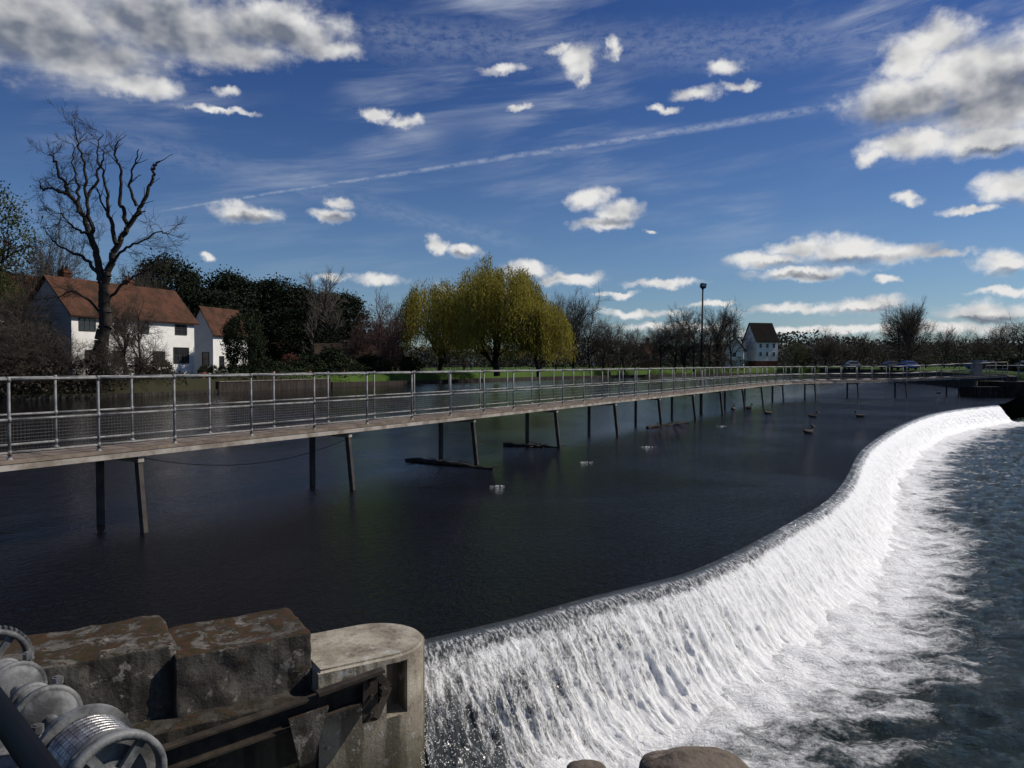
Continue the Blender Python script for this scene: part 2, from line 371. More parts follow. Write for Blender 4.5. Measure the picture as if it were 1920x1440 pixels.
def fallmat():
    m,N,b=new_mat('falling_water')
    uv=N.n('ShaderNodeUVMap').outputs[0]
    s=N.n('ShaderNodeSeparateXYZ');N.put(s.inputs[0],uv);u,v=s.outputs[0],s.outputs[1]
    uw=N.m('ADD',u,N.m('MULTIPLY',N.m('SUBTRACT',N.noise(N.comb(N.m('MULTIPLY',u,4),N.m('MULTIPLY',v,7),1.0),1.0,3),.5),.14))
    st=N.noise(N.comb(N.m('MULTIPLY',uw,10),N.m('MULTIPLY',v,4),0.0),1.0,6,.70,.5)
    st2=N.noise(N.comb(N.m('MULTIPLY',uw,34),N.m('MULTIPLY',v,20),0.0),1.0,6,.78,.6)
    dots=N.noise(N.comb(N.m('MULTIPLY',u,60),N.m('MULTIPLY',v,60),5.0),1.0,3,.7)
    fine=N.noise(N.comb(N.m('MULTIPLY',u,34),N.m('MULTIPLY',v,9),3.0),1.0,4,.7,.4)
    big=N.noise(N.comb(N.m('MULTIPLY',u,1.1),N.m('MULTIPLY',v,1.2),0.0),1.0,3,.5)
    a=N.m('ADD',N.m('MULTIPLY',N.ss(v,.22,.40),.96),N.m('ADD',N.m('MULTIPLY',N.m('SUBTRACT',st,.5),2.0),N.m('MULTIPLY',N.m('SUBTRACT',st2,.5),2.1)))
    a=N.m('ADD',a,N.m('MULTIPLY',N.m('SUBTRACT',big,.5),.8))
    a=N.m('ADD',a,N.m('MULTIPLY',N.m('SUBTRACT',dots,.5),1.0))
    a=N.m('ADD',a,N.ss(u,0,9,-.36,.22))
    a=N.m('ADD',a,N.ss(v,.6,1.0,0,.22))
    a=N.m('SUBTRACT',a,N.m('MULTIPLY',N.ss(u,1.6,.1),N.m('MULTIPLY',N.ss(v,.45,.85),.8)))
    foam=N.ss(a,.10,.98)
    crest=N.m('MULTIPLY',N.ss(N.m('ADD',fine,N.m('MULTIPLY',st2,.7)),.78,1.0),N.ss(v,.08,.2))  # white streaks on the lip, its silver glint painted into the foam colour
    crest=N.m('MULTIPLY',crest,N.ss(u,4,22,.65,1.0))
    crest=N.m('MULTIPLY',crest,N.ss(v,.7,.4))
    foam=N.m('MAXIMUM',foam,crest)
    c=N.mix(foam,(.045,.05,.05),(.92,.91,.89))
    N.put(b.inputs['Base Color'],c)
    N.put(b.inputs['Roughness'],N.m('MULTIPLY_ADD',foam,.30,.10))
    b.inputs['IOR'].default_value=1.33;b.inputs['Specular IOR Level'].default_value=.7
    h=N.m('ADD',N.m('MULTIPLY',fine,.5),N.m('ADD',N.m('MULTIPLY',st2,1.1),N.m('MULTIPLY',dots,.4)))
    N.put(b.inputs['Normal'],N.bump(h,.8,.03))
    return m
M_fall=fallmat()
fall=mesh_obj('weir_waterfall',V.reshape(-1,3),Fq,M_fall,smooth=True)
uvl=fall.data.uv_layers.new(name='UVMap');li=np.zeros(len(fall.data.loops),dtype=np.int32);fall.data.loops.foreach_get('vertex_index',li)
UV=np.stack([SS.ravel(),TT.ravel()],-1)[li];uvl.data.foreach_set('uv',UV.astype(np.float32).ravel())
struct(fall,'white water pouring over the curved weir crest')
cb=at_s(np.linspace(0,S[-1],120));tb=np.gradient(cb,axis=0);tb/=np.linalg.norm(tb,axis=1,keepdims=True);nb=np.stack([tb[:,1],-tb[:,0]],-1)
vs=[];fsx=[]
for i in range(120):
    for (o,z) in((-.4,-2.5),(-.4,-.15),(-.08,-.2),(.25,-2.5)): vs.append((cb[i,0]+nb[i,0]*o,cb[i,1]+nb[i,1]*o,z))
for i in range(119):
    for j in range(3): fsx.append((i*4+j,i*4+j+1,(i+1)*4+j+1,(i+1)*4+j))
weir=mesh_obj('weir_sill',vs,fsx,M_wallc);struct(weir,'curved concrete sill of the weir beneath the water')

up0=pc+nr*(-.155)
def upmat():
    m,N,b=new_mat('river_water')
    P=N.n('ShaderNodeNewGeometry').outputs['Position']
    b.inputs['Base Color'].default_value=(.0050,.0046,.0062,1)
    b.inputs['Roughness'].default_value=.03;b.inputs['IOR'].default_value=1.33;b.inputs['Specular IOR Level'].default_value=.13
    mapn=N.n('ShaderNodeMapping');N.put(mapn.inputs[0],P);mapn.inputs['Rotation'].default_value=(0,0,R(-30));mapn.inputs['Scale'].default_value=(1.3,.8,1)
    a=N.noise(mapn.outputs[0],1.3,3,.5,.3);c=N.noise(mapn.outputs[0],8,3,.6,.8);d=N.noise(P,20,3,.6,.5)
    patch=N.ss(N.noise(P,.16,4,.55,.6),.40,.60,.55,1)
    sx=N.n('ShaderNodeSeparateXYZ');N.put(sx.inputs[0],P)
    nearw=N.m('SUBTRACT',N.m('MULTIPLY',sx.outputs[1],.59),N.m('ADD',sx.outputs[0],12.9))
    calm=N.ss(nearw,-2.0,1.5,1.25,.22)
    h=N.m('ADD',N.m('MULTIPLY',a,.35),N.m('MULTIPLY',N.m('ADD',c,N.m('MULTIPLY',d,.6)),N.m('MULTIPLY',N.m('MULTIPLY',patch,1.1),calm)))
    N.put(b.inputs['Normal'],N.bump(h,.9,.05))
    return m
M_up=upmat()
poly=[(x,y,0) for x,y in up0[::3]]+[(33.5,52,0),(44,66,0),(60,112,0),(80,200,0),(-20,200,0),(-220,150,0),(-220,-130,0),(-12,-.25,0)]
upw=mesh_obj('upper_river_water',poly,[tuple(range(len(poly)))],M_up);struct(upw,'dark rippled river water above the weir')

gx=np.concatenate([np.arange(-6,12,.06),np.arange(12,36,.16),np.arange(36,70,.6),np.arange(70,230,4)])
gy=np.concatenate([np.arange(-6,3,.4),np.arange(3,16,.06),np.arange(16,34,.14),np.arange(34,60,.3),np.arange(60,230,3)])
X,Y=np.meshgrid(gx,gy,indexing='ij')
D=np.full(X.shape,1e9);SD=np.zeros(X.shape)
for i in range(0,len(CC)-1,6):
    a=CC[i];b_=CC[min(i+6,len(CC)-1)];e=b_-a;l2=(e**2).sum()+1e-9
    tq=np.clip(((X-a[0])*e[0]+(Y-a[1])*e[1])/l2,0,1)
    dx=X-a[0]-tq*e[0];dy=Y-a[1]-tq*e[1];dd=np.hypot(dx,dy)
    side=e[0]*(Y-a[1])-e[1]*(X-a[0])
    up_=dd<D-1e-9
    D=np.where(up_,dd,D);SD=np.where(up_,np.sign(-side),SD)
DS=np.where(SD>0,D,-D)
fm=np.clip(1-(DS-.6)/2.4,0,1)
Zl=ZL+(vnoise(X*3,Y*3,31,4)-.5)*.24*fm+(vnoise(X*1.1,Y*1.1,37,3)-.5)*.12+(vnoise(X*3.6,Y*3.6,43,3)-.5)*.11+(rngf.random(X.shape)-.5)*.02*fm+np.clip(1-(DS-.5)/1.1,0,1)*.10
keep=(DS>-.1)
idx=np.arange(X.size).reshape(X.shape)
kq=keep[:-1,:-1]&keep[1:,1:]
Fq=np.stack([idx[:-1,:-1][kq],idx[1:,:-1][kq],idx[1:,1:][kq],idx[:-1,1:][kq]],-1)
def lowmat():
    m,N,b=new_mat('foaming_tail_water')
    at=N.n('ShaderNodeAttribute',attribute_name='dist').outputs['Fac']
    P=N.n('ShaderNodeNewGeometry').outputs['Position']
    mp=N.n('ShaderNodeMapping');N.put(mp.inputs[0],P);mp.inputs['Rotation'].default_value=(0,0,R(-35));mp.inputs['Scale'].default_value=(.8,1.5,1)
    n1=N.noise(mp.outputs[0],2.0,8,.64,.5);n2=N.noise(mp.outputs[0],.6,3,.5,.4);n3=N.noise(P,18,5,.75,.3)
    base=N.ss(at,.7,3.9,1.28,-.95)
    a=N.m('ADD',base,N.m('ADD',N.m('MULTIPLY',N.m('SUBTRACT',n1,.5),2.9),N.m('ADD',N.m('MULTIPLY',N.m('SUBTRACT',n2,.5),1.6),N.m('MULTIPLY',N.m('SUBTRACT',n3,.5),1.5))))
    foam=N.ss(a,.0,1.15)
    c=N.mix(foam,(.016,.026,.024),(.92,.91,.89))
    N.put(b.inputs['Base Color'],c);N.put(b.inputs['Roughness'],N.m('MULTIPLY_ADD',foam,.5,.06));b.inputs['IOR'].default_value=1.33;b.inputs['Specular IOR Level'].default_value=.24
    h=N.m('ADD',N.m('MULTIPLY',n3,.4),N.m('ADD',N.m('MULTIPLY',N.noise(mp.outputs[0],4.5,6,.65,.5),1.2),N.m('MULTIPLY',n1,.3)))
    N.put(b.inputs['Normal'],N.bump(h,1.0,.09))
    return m
low=mesh_obj('lower_river_water',np.stack([X,Y,Zl],-1).reshape(-1,3),Fq,lowmat(),smooth=True)
nv=len(low.data.vertices);at=low.data.attributes.new('dist','FLOAT','POINT')
at.data.foreach_set('value',np.maximum(DS.ravel(),0).astype(np.float32)[:nv])
struct(low,'foaming grey green water below the weir')

rng=np.random.default_rng(4)
n=22000
s_=rng.random(n)**1.5*S[-1]*.75;pp=at_s(s_);ii=np.searchsorted(ss_,s_).clip(0,ns-1);nn=nr[ii]
q=rng.random(n);oo=.30+q*.80+rng.normal(0,.05,n);zz=-.34-q*.76+np.abs(rng.normal(0,.05,n))+.01
ctr=np.stack([pp[:,0]+nn[:,0]*oo,pp[:,1]+nn[:,1]*oo,zz],-1)
r=rng.uniform(.0015,.006,n)
base_t=np.array([(1,0,0),(0,1,0),(-1,-1,0),(0,0,1.3),(0,0,-1.3)])
Vp=(ctr[:,None]+base_t[None]*r[:,None,None]).reshape(-1,3)
fb=np.array([(0,1,3),(1,2,3),(2,0,3),(1,0,4),(2,1,4),(0,2,4)])
Fp=(np.arange(n)[:,None,None]*5+fb[None]).reshape(-1,3)
M_foam=mat('foam_white',(.90,.89,.87),(.84,.84,.82),5,.4,0,0)
sp_=mesh_obj('water_spray',Vp,Fp,M_foam);sp_['kind']='stuff';top(sp_,'white droplets of spray flying off the falling water','spray')

# ------------------------------------------------------------ terrain
RP=[(-220,15),(-100,38),(-50,51),(-38,55.5),(-30,63),(-27,71),(-17,94),(4,130),(40,170),(62,186),(76,190),(58,112),(46,72),(41,62),(32,50.6),(33,48.6),(40,53),(49,61),(66,99),(106,162),(118,192),(170,196),(210,150),(120,30),(80,-80),(-220,-80)]
def inside(X,Y,P):
    r=np.zeros(X.shape,bool);n=len(P)
    for i in range(n):
        x1,y1=P[i];x2,y2=P[(i+1)%n]
        if y1==y2: continue
        c=((y1>Y)!=(y2>Y))&(X<(x2-x1)*(Y-y1)/(y2-y1)+x1);r^=c
    return r
def pdist(X,Y,P):
    D=np.full(X.shape,1e9)
    for i in range(len(P)):
        a=np.array(P[i],float);b=np.array(P[(i+1)%len(P)],float);e=b-a
        tq=np.clip(((X-a[0])*e[0]+(Y-a[1])*e[1])/(e@e),0,1)
        D=np.minimum(D,np.hypot(X-a[0]-tq*e[0],Y-a[1]-tq*e[1]))
    return D
gx=np.concatenate([-np.geomspace(5000,230,20),np.arange(-220,-60,4),np.arange(-60,120,1.0),np.arange(120,230,4),np.geomspace(240,5000,20)])
gy=np.concatenate([np.linspace(-400,-90,6),np.arange(-80,45,5),np.arange(45,200,1.0),np.geomspace(202,7000,30)])
X,Y=np.meshgrid(gx,gy,indexing='ij')
sd=pdist(X,Y,RP);ins=inside(X,Y,RP);sd=np.where(ins,-sd,sd)
tq=np.clip((sd+.4)/3.0,0,1);tq=tq*tq*(3-2*tq)
gl=np.where((X>35)&(Y<230),1.75,1.3)
gl=np.where((X>30)&(Y<58),.35,gl)
Z=-3+tq*(gl+3)+np.where(sd>0,(vnoise(X*.15,Y*.15,3,3)-.5)*.35*np.clip(sd/6,0,1),0)
idx=np.arange(X.size).reshape(X.shape)
Fq=np.stack([idx[:-1,:-1],idx[1:,:-1],idx[1:,1:],idx[:-1,1:]],-1).reshape(-1,4)
m,N,b=new_mat('grass_ground')
P=N.n('ShaderNodeNewGeometry').outputs['Position']
c=N.mix(N.ss(N.noise(P,.12,4,.6),.4,.6),(.045,.085,.014),(.06,.10,.02))
c=N.mix(N.m('MULTIPLY',N.ss(N.noise(P,.9,5,.7),.5,.75),.7),c,(.05,.045,.022))
sx=N.n('ShaderNodeSeparateXYZ');N.put(sx.inputs[0],P)
c=N.mix(N.ss(N.m('ADD',sx.outputs[0],N.m('MULTIPLY',N.noise(P,.3,4),5)),-18,-24),c,(.035,.034,.018))
N.put(b.inputs['Base Color'],c);b.inputs['Roughness'].default_value=.95;b.inputs['Specular IOR Level'].default_value=.1
N.put(b.inputs['Normal'],N.bump(N.noise(P,6,4,.7),.7,.08))
ground=mesh_obj('ground',np.stack([X,Y,Z],-1).reshape(-1,3),Fq,m,smooth=True);struct(ground,'grassy river banks and garden lawns')

def ribbon(name,pts,ztop,zbot,th,mat_,label,cat):
    v=[];f=[];pts=[Vector((*p_,0)) for p_ in pts];n=len(pts)
    for i,p_ in enumerate(pts):
        d=(pts[min(i+1,n-1)]-pts[max(i-1,0)]).normalized();nn=Vector((-d.y,d.x,0))
        a=p_+nn*th/2;c=p_-nn*th/2
        v+=[(a.x,a.y,zbot),(a.x,a.y,ztop[i]),(c.x,c.y,ztop[i]),(c.x,c.y,zbot)]
    for i in range(n-1):
        for j in range(4):
            k=(j+1)%4;f.append((i*4+j,i*4+k,(i+1)*4+k,(i+1)*4+j))
    f.append((0,1,2,3));f.append((n*4-1,n*4-2,n*4-3,n*4-4))
    o=mesh_obj(name,v,f,mat_);top(o,label,cat);return o
M_pile=mat('timber_piling',(.05,.037,.028),(.016,.013,.011),1.2,.9,0,.6,.05,stretch=(3,3,.5))
M_cope=mat('stone_coping',(.20,.17,.14),(.11,.09,.075),2,.9,0,.3)
bank=[(-27.2,70.8),(-24.4,77),(-20.5,86.2)]
ribbon('river_wall',bank,[.95,.95,.95],-2,.4,M_pile,'dark brown timber piled wall along the garden','wall')
ribbon('wall_coping',[(x+.02,y) for x,y in bank],[1.03]*3,.953,.5,M_cope,'stone coping along the garden river wall','coping')
bank0=[(-100,37.8),(-50,50.6),(-38,55.1),(-30.2,62.6),(-27.25,70.6)]
ribbon('bank_edging',bank0,[.3]*5,-2,.4,M_wallc,'low dark edging of the overgrown bank','wall')
bank2=[(-20.4,86.4),(-10,106.0),(4,129.6),(22,149.6),(40,169.6),(62,185.6)]
ribbon('bank_edging',bank2,[.55,.45,.45,.45,.45,.45],-2,.5,M_pile,'low brown timber edging of the lawn bank','wall')
isl=[(76,189),(58,111.5),(46.3,71.5),(40.6,62.2)]
ribbon('island_wall',isl,[1.6]*4,-2,.5,M_wallc,'dark stone wall edging the island','wall')

# ------------------------------------------------------------ footbridge
fb_=empty('footbridge',(0,0,0));top(fb_,'long steel and plank footbridge on thin legs above the weir pool','footbridge')
def E(d): return Vector((-12.88+.59*d,d,0))
path=[E(4.0),E(50.0),Vector((19.9,54.4,0)),Vector((24.2,57.7,0)),Vector((29.5,60.2,0)),Vector((35,61.8,0)),Vector((40.5,62.8,0))]
W=1.2
def offs(path,o):
    out=[]
    for i,p_ in enumerate(path):
        d1=(path[i]-path[i-1]).normalized() if i>0 else None
        d2=(path[i+1]-path[i]).normalized() if i<len(path)-1 else None
        d=((d1 or d2)+(d2 or d1)).normalized();n_=Vector((-d.y,d.x,0))
        out.append(p_+n_*o)
    return out
near=offs(path,0);far=offs(path,W)
DZ=1.34
def dzv(p_): return DZ+ (0.0 if p_.x<31 else (p_.x-31)/9.5*.35)
def strip(mb,A,B,z0,z1):
    v=[];f=[]
    for a,b_ in zip(A,B):
        h=dzv(a)-DZ
        v+=[(a.x,a.y,z0+h),(a.x,a.y,z1+h),(b_.x,b_.y,z1+h),(b_.x,b_.y,z0+h)]
    n=len(A)
    for i in range(n-1):
        for j in range(4):
            k=(j+1)%4;f.append((i*4+j,i*4+k,(i+1)*4+k,(i+1)*4+j))
    f.append((0,1,2,3));f.append((n*4-1,n*4-2,n*4-3,n*4-4));mb.add(v,f)
mb=MB()
def along(A,dist):
    for i in range(len(A)-1):
        l=(A[i+1]-A[i]).length
        if dist<=l: return A[i].lerp(A[i+1],dist/l)
        dist-=l
    return A[-1].copy()
ctr_=offs(path,W/2);tot=sum((ctr_[i+1]-ctr_[i]).length for i in range(len(ctr_)-1))
ln=sum((near[i+1]-near[i]).length for i in range(len(near)-1));lf=sum((far[i+1]-far[i]).length for i in range(len(far)-1))
s=0;random.seed(3)
while s<tot-.15:
    w_=.145 if s<40 else .4
    a0=along(near,s/tot*ln);a1=along(near,(s+w_-.008)/tot*ln);b0=along(far,s/tot*lf);b1=along(far,(s+w_-.008)/tot*lf)
    h=dzv(a0)-DZ+random.uniform(-.003,.003);e=(a0-b0).normalized()*random.uniform(-.012,-.004)
    v=[(*(a0+e).xy,DZ-.04+h),(*(a1+e).xy,DZ-.04+h),(*b1.xy,DZ-.04+h),(*b0.xy,DZ-.04+h),(*(a0+e).xy,DZ+h),(*(a1+e).xy,DZ+h),(*b1.xy,DZ+h),(*b0.xy,DZ+h)]
    mb.add(v,[(0,3,2,1),(4,5,6,7),(0,1,5,4),(1,2,6,5),(2,3,7,6),(3,0,4,7)]);s+=w_
mb.obj('deck',M_plank,fb_)
for o0,o1 in((-.02,.05),(W-.07,W)):
    mb=MB();strip(mb,offs(path,o0),offs(path,o1),DZ-.135,DZ-.045);mb.obj('edge_beam',M_beam,fb_)
mb=MB();strip(mb,offs(path,-.03),offs(path,-.001),DZ-.044,DZ+.012);mb.obj('edge_board',M_plank,fb_)
dl=[10.35,11.42,12.52,13.87]
while dl[-1]<48.5: dl.append(dl[-1]+1.345)
dl=[10.35-1.345*k for k in range(3,0,-1)]+dl
posts=[(E(d)+Vector((-.861,.508,0))*.03,E(d)+Vector((-.861,.508,0))*(W-.03)) for d in dl]
ex=[]
L0=(near[1]-near[0]).length
Lf0=(far[1]-far[0]).length
restn=ln-L0;restf=lf-Lf0;kk=int(restn/1.6)
for k in range(kk+1):
    ex.append((along(near,L0+restn*k/kk),along(far,Lf0+restf*k/kk)))
posts+=ex
def railpart(idx,name_):
    rl=empty(name_);rl.parent=fb_
    pl=[p_[idx] for p_ in posts]
    for i,p_ in enumerate(pl):
        z=dzv(p_);mb=MB();n_=8;th=1.0 if p_.x<14 else 1.4
        mb.tube((p_.x,p_.y,z-.12),(p_.x,p_.y,z+1.1),.021*th,n=n_)
        for hz,rr in((1.1,.030),(.55,.029),(.1,.029)):
            mb.tube((p_.x,p_.y,z+hz-.035),(p_.x,p_.y,z+hz+.035),rr*th,n=n_)
        mb.lathe((p_.x,p_.y,z+.0),(0,0,1),[(0,.05),(.012,.05),(.02,.03),(.04,.03)],8)
        mb.obj('post',M_steel,rl,True)
    for hz in(1.1,.55,.1):
        mb=MB()
        for i in range(len(pl)-1):
            a,b_=pl[i],pl[i+1];rr=.018 if a.x<14 else .027
            mb.tube((a.x,a.y,dzv(a)+hz),(b_.x,b_.y,dzv(b_)+hz),rr,n=8)
        mb.obj('rail',M_steel,rl,True)
    sg=[]
    for i in range(len(pl)-1):
        a,b_=pl[i],pl[i+1]; dd=(a+b_).length/2
        stp=.05 if dd<22 else (.10 if dd<40 else .15); r_=.0011 if dd<22 else .0020
        n_=max(2,int((b_-a).length/stp))
        for k in range(1,n_):
            q_=a.lerp(b_,k/n_);z=dzv(q_);sg.append(((q_.x,q_.y,z+.1),(q_.x,q_.y,z+.55),r_,r_))
        for k in range(1,int(.45/stp)):
            sg.append(((a.x,a.y,dzv(a)+.1+k*stp),(b_.x,b_.y,dzv(b_)+.1+k*stp),r_,r_))
    v,f=tubes_np(sg,3);mesh_obj('wire_mesh',v,f,M_steel,rl)
railpart(0,'railing');railpart(1,'railing.001')
bd=[7.9+4.1*k for k in range(0,11)]
bents=[(E(d),Vector((-.861,.508,0))) for d in bd]
for fr in(.12,.3,.48,.66,.84):
    q_=along(near,L0+restn*fr);bents.append((q_,Vector((-.35,.93,0)).normalized()))
for p_,n_ in bents:
    z=dzv(p_)-.135
    a=p_+n_*.10;c=p_-n_*.22
    mb=MB();mb.beam((a.x,a.y,z),(c.x,c.y,-1.6),.075,.10,up=n_);mb.obj('leg',M_leg,fb_)
    a=p_+n_*(W-.08)
    mb=MB();mb.beam((a.x,a.y,z),(a.x,a.y,-1.6),.09,.09,up=n_);mb.obj('leg',M_leg,fb_)
    mb=MB();a=p_+n_*.02;c=p_+n_*(W-.02);mb.beam((a.x,a.y,z-.05),(c.x,c.y,z-.05),.1,.1);mb.obj('cross_beam',M_beam,fb_)

ab=empty('stone_abutment',(40.6,61.6,0),R(10));top(ab,'dark stone abutment where the footbridge meets the island','abutment')
mb=MB();mb.box(-.8,-.2,-2,5,3.6,1.2);mb.box(-3.4,.3,-2,-.8,2.4,.8);mb.obj('base',M_wallc,ab)
mb=MB();
for k in range(5): mb.box(5+k*.5,.2,-2,5.5+k*.5,3.2,1.1-k*.42)
mb.obj('steps',M_wallc,ab)
mb=MB()
for x in(0,1.6,3.2,4.8):
    mb.tube((x,0,1.2),(x,0,2.55),.03);mb.tube((x,3.3,1.2),(x,3.3,2.55),.03)
for y in(0,3.3):
    for z in(2.5,1.95): mb.tube((0,y,z),(4.8,y,z),.03)
mb.tube((4.8,0,2.5),(7.4,0,.6),.035);mb.tube((4.8,3.3,2.5),(7.4,3.3,.6),.035);mb.obj('guard_rail',M_steel,ab)
M_pale=mat('grey_painted_metal',(.20,.20,.19),(.14,.14,.135),3,.6,0,.1)
cb_=empty('control_cabinet',(38.6,63.9,1.5),R(10));top(cb_,'grey metal control cabinet beside the footbridge end','cabinet')
mb=MB();mb.box(-.4,-.25,0,.4,.25,1.4);mb.box(-.45,-.3,1.4,.45,.3,1.47);mb.tube((0,0,-.8),(0,0,0),.12);mb.obj('casing',M_pale,cb_)
mb=MB();mb.box(-.35,-.275,.15,.35,-.252,1.3);mb.obj('door',M_pale,cb_)

fx,fy=10.3,41.8
fp=empty('floodlight_post',(fx,fy,0));top(fp,'tall dark steel post with a box floodlight beside the footbridge','lamp post')
mb=MB();mb.tube((0,0,-1.5),(0,0,2.3),.085,.085,10);mb.tube((0,0,2.3),(.06,0,6.75),.06,.045,10);mb.obj('pole',M_dark,fp,True)
mb=MB();mb.beam((.06,-.2,6.72),(.06,.2,6.72),.05,.04);mb.beam((-.06,.0,6.75),(.2,0,6.75),.04,.04)
mb.obj('bracket',M_dark,fp)
mb=MB();mb.add([(-.08,-.15,6.80),(.2,-.15,6.76),(.23,-.15,6.98),(-.05,-.15,7.02),(-.08,.15,6.80),(.2,.15,6.76),(.23,.15,6.98),(-.05,.15,7.02)],[(0,1,2,3),(7,6,5,4),(0,4,5,1),(1,5,6,2),(2,6,7,3),(3,7,4,0)])
hd=mb.obj('lamp_head',M_dark,fp)
mb=MB();mb.box(-.03,-.172,6.82,.17,-.153,6.96);mb.obj('lens',M_lamp,fp)

def log(x0,d0,x1,d1,r_,label):
    rg=random.Random(int(x0));a=Vector((PX(x0,d0),d0,0));b_=Vector((PX(x1,d1),d1,0));sg=[];n=9
    pts=[a.lerp(b_,i/n)+Vector((rg.uniform(-.06,.06),rg.uniform(-.06,.06),rg.uniform(-.02,.05))) for i in range(n+1)]
    for i in range(n): sg.append((pts[i],pts[i+1],r_*(1.1-.06*i),r_*(1.04-.06*i)))
    for i in range(14):
        q_=pts[rg.randrange(1,n)];e=q_+Vector((rg.uniform(-.5,.5),rg.uniform(-.4,.4),rg.uniform(-.02,.16)));sg.append((q_,e,.02,.006))
    v,f=tubes_np(sg,7);o=mesh_obj('driftwood_log',v,f,M_bark,smooth=True);top(o,label,'log','driftwood caught on the bridge legs')
log(765,20.9,925,19.2,.065,'dark waterlogged branch caught against the footbridge legs')
log(945,24.8,1045,24.2,.06,'dark waterlogged branch caught against the footbridge legs')
log(1215,31.5,1290,34.5,.07,'short stub of driftwood caught beside a footbridge leg')
sg=[];A=Vector((-6.6,12.9,1.15));B=Vector((-3.3,16.6,1.15))
g=lambda f:A.lerp(B,f)+Vector((0,0,-1.0*4*f*(1-f)*.42))
for i in range(20): sg.append((g(i/20),g((i+1)/20),.006,.006))
v,f=tubes_np(sg,5);o=mesh_obj('hanging_cable',v,f,M_dark);top(o,'thin black cable sagging beneath the footbridge','cable')
def splash(x,y,r_):
    d=CZ*F/(y-HZ);rg=np.random.default_rng(int(x));n=40
    c=rg.normal(0,1,(n,3))*np.array([r_*1.3,r_*.5,r_*.06]);c[:,2]=np.abs(c[:,2])*np.exp(-np.abs(c[:,0])/r_)
    c+=np.array([PX(x,d),d,-.003]);rr=rg.uniform(.003,.009,n)
    Vp=(c[:,None]+base_t[None]*rr[:,None,None]).reshape(-1,3)
    Fp=(np.arange(n)[:,None,None]*5+fb[None]).reshape(-1,3)
    o=mesh_obj('water_splash',Vp,Fp,M_foam);o['kind']='stuff';top(o,'small white splash where water breaks over a snag','splash')
splash(935,912,.08);splash(1095,867,.07);splash(1215,838,.08);splash(1355,799,.08)

# ------------------------------------------------------------ foreground wall, pier
ANG=math.atan2(.53,.85)
U=Vector((.85,.53,0)).normalized();NN=Vector((U.y,-U.x,0))
def rough_block(name,sx,sy,sz,mat_,seed,disp=.015,parent=None,loc=(0,0,0),rz=0,cuts=22,bev=.02):
    bm=bmesh.new();bmesh.ops.create_cube(bm,size=1)
    for v in bm.verts: v.co.x*=sx;v.co.y*=sy;v.co.z*=sz
    bmesh.ops.bevel(bm,geom=bm.edges[:],offset=bev,segments=2,affect='EDGES',profile=.6)
    bmesh.ops.subdivide_edges(bm,edges=[e for e in bm.edges if e.calc_length()>.12],cuts=cuts,use_grid_fill=True)
    bm.normal_update()
    co=np.array([v.co[:] for v in bm.verts]);nm=np.array([v.normal[:] for v in bm.verts])
    n1=vnoise(co[:,0]*9+co[:,2]*5,co[:,1]*9-co[:,2]*6,seed,4)-.5
    n2=vnoise(co[:,0]*2.5+co[:,2]*3,co[:,1]*2.5+co[:,2]*2,seed+9,2)-.5
    co+=nm*(n1*disp*2+n2*disp*2)[:,None]
    for v,c in zip(bm.verts,co): v.co=c
    me=bpy.data.meshes.new(name);bm.to_mesh(me);bm.free();me.materials.append(mat_)
    me.polygons.foreach_set('use_smooth',[True]*len(me.polygons))
    o=bpy.data.objects.new(name,me);link(o);o.location=loc;o.rotation_euler=(0,0,rz)
    if parent:o.parent=parent
    return o
o=rough_block('mossy_stone_block',1.0,.70,.47,M_moss,3,.018,loc=(-2.168,5.978,.325),rz=ANG,bev=.02);top(o,'weathered dark concrete block topped with patchy brown moss','stone block','mossy blocks on the sluice wall')
o=rough_block('mossy_stone_block',1.10,.78,.60,M_moss,8,.018,loc=(-3.10,5.53,.33),rz=ANG+.02,bev=.02);top(o,'larger lichen spotted concrete block topped with brown moss','stone block','mossy blocks on the sluice wall')
cc=Vector((-1.18,6.5,0))
outl=[]
r0=.43;n=36
for i in range(n+1):
    a=-math.pi/2+math.pi*i/n; outl.append(cc+U*math.cos(a)*r0+(-NN)*math.sin(a)*r0)
outl.append(cc-U*.62-NN*r0);outl.append(cc-U*.62+NN*r0)
bm=bmesh.new()
bvs=[bm.verts.new((p_.x,p_.y,-2.2)) for p_ in outl];fc=bm.faces.new(bvs)
ret=bmesh.ops.extrude_face_region(bm,geom=[fc]);
for v in [g_ for g_ in ret['geom'] if isinstance(g_,bmesh.types.BMVert)]: v.co.z=.3
bmesh.ops.recalc_face_normals(bm,faces=bm.faces[:])
tope=[e for e in bm.edges if all(v.co.z>.2 for v in e.verts)]
bmesh.ops.bevel(bm,geom=tope,offset=.025,segments=3,affect='EDGES')
bmesh.ops.recalc_face_normals(bm,faces=bm.faces[:])
me=bpy.data.meshes.new('concrete_pier');bm.to_mesh(me);bm.free();me.materials.append(M_conc)
pier=bpy.data.objects.new('concrete_pier',me);link(pier)
top(pier,'round ended pale concrete pier with a bracket slot','pier')
sc=cc+NN*.43+U*.03
mb=MB();mb.beam(sc+Vector((0,0,-.20)),sc+Vector((0,0,.235)),.19,.42,up=NN);cut=mb.obj('cutter',M_wallc);fixn(cut.data)
bo=pier.modifiers.new('b','BOOLEAN');bo.object=cut;bo.operation='DIFFERENCE';bo.solver='EXACT'
bpy.context.view_layer.update()
dg=bpy.context.evaluated_depsgraph_get();nm_=bpy.data.meshes.new_from_object(pier.evaluated_get(dg))
pier.modifiers.clear();pier.data=nm_;bpy.data.objects.remove(cut)
wl=rough_block('sluice_wall',7.0,.86,2.2,M_wallc,5,.02,loc=(*(cc-U*(.62+3.5)).xy,-.985),rz=ANG,cuts=30)
top(wl,'dark damp concrete sluice wall with brown staining','wall')
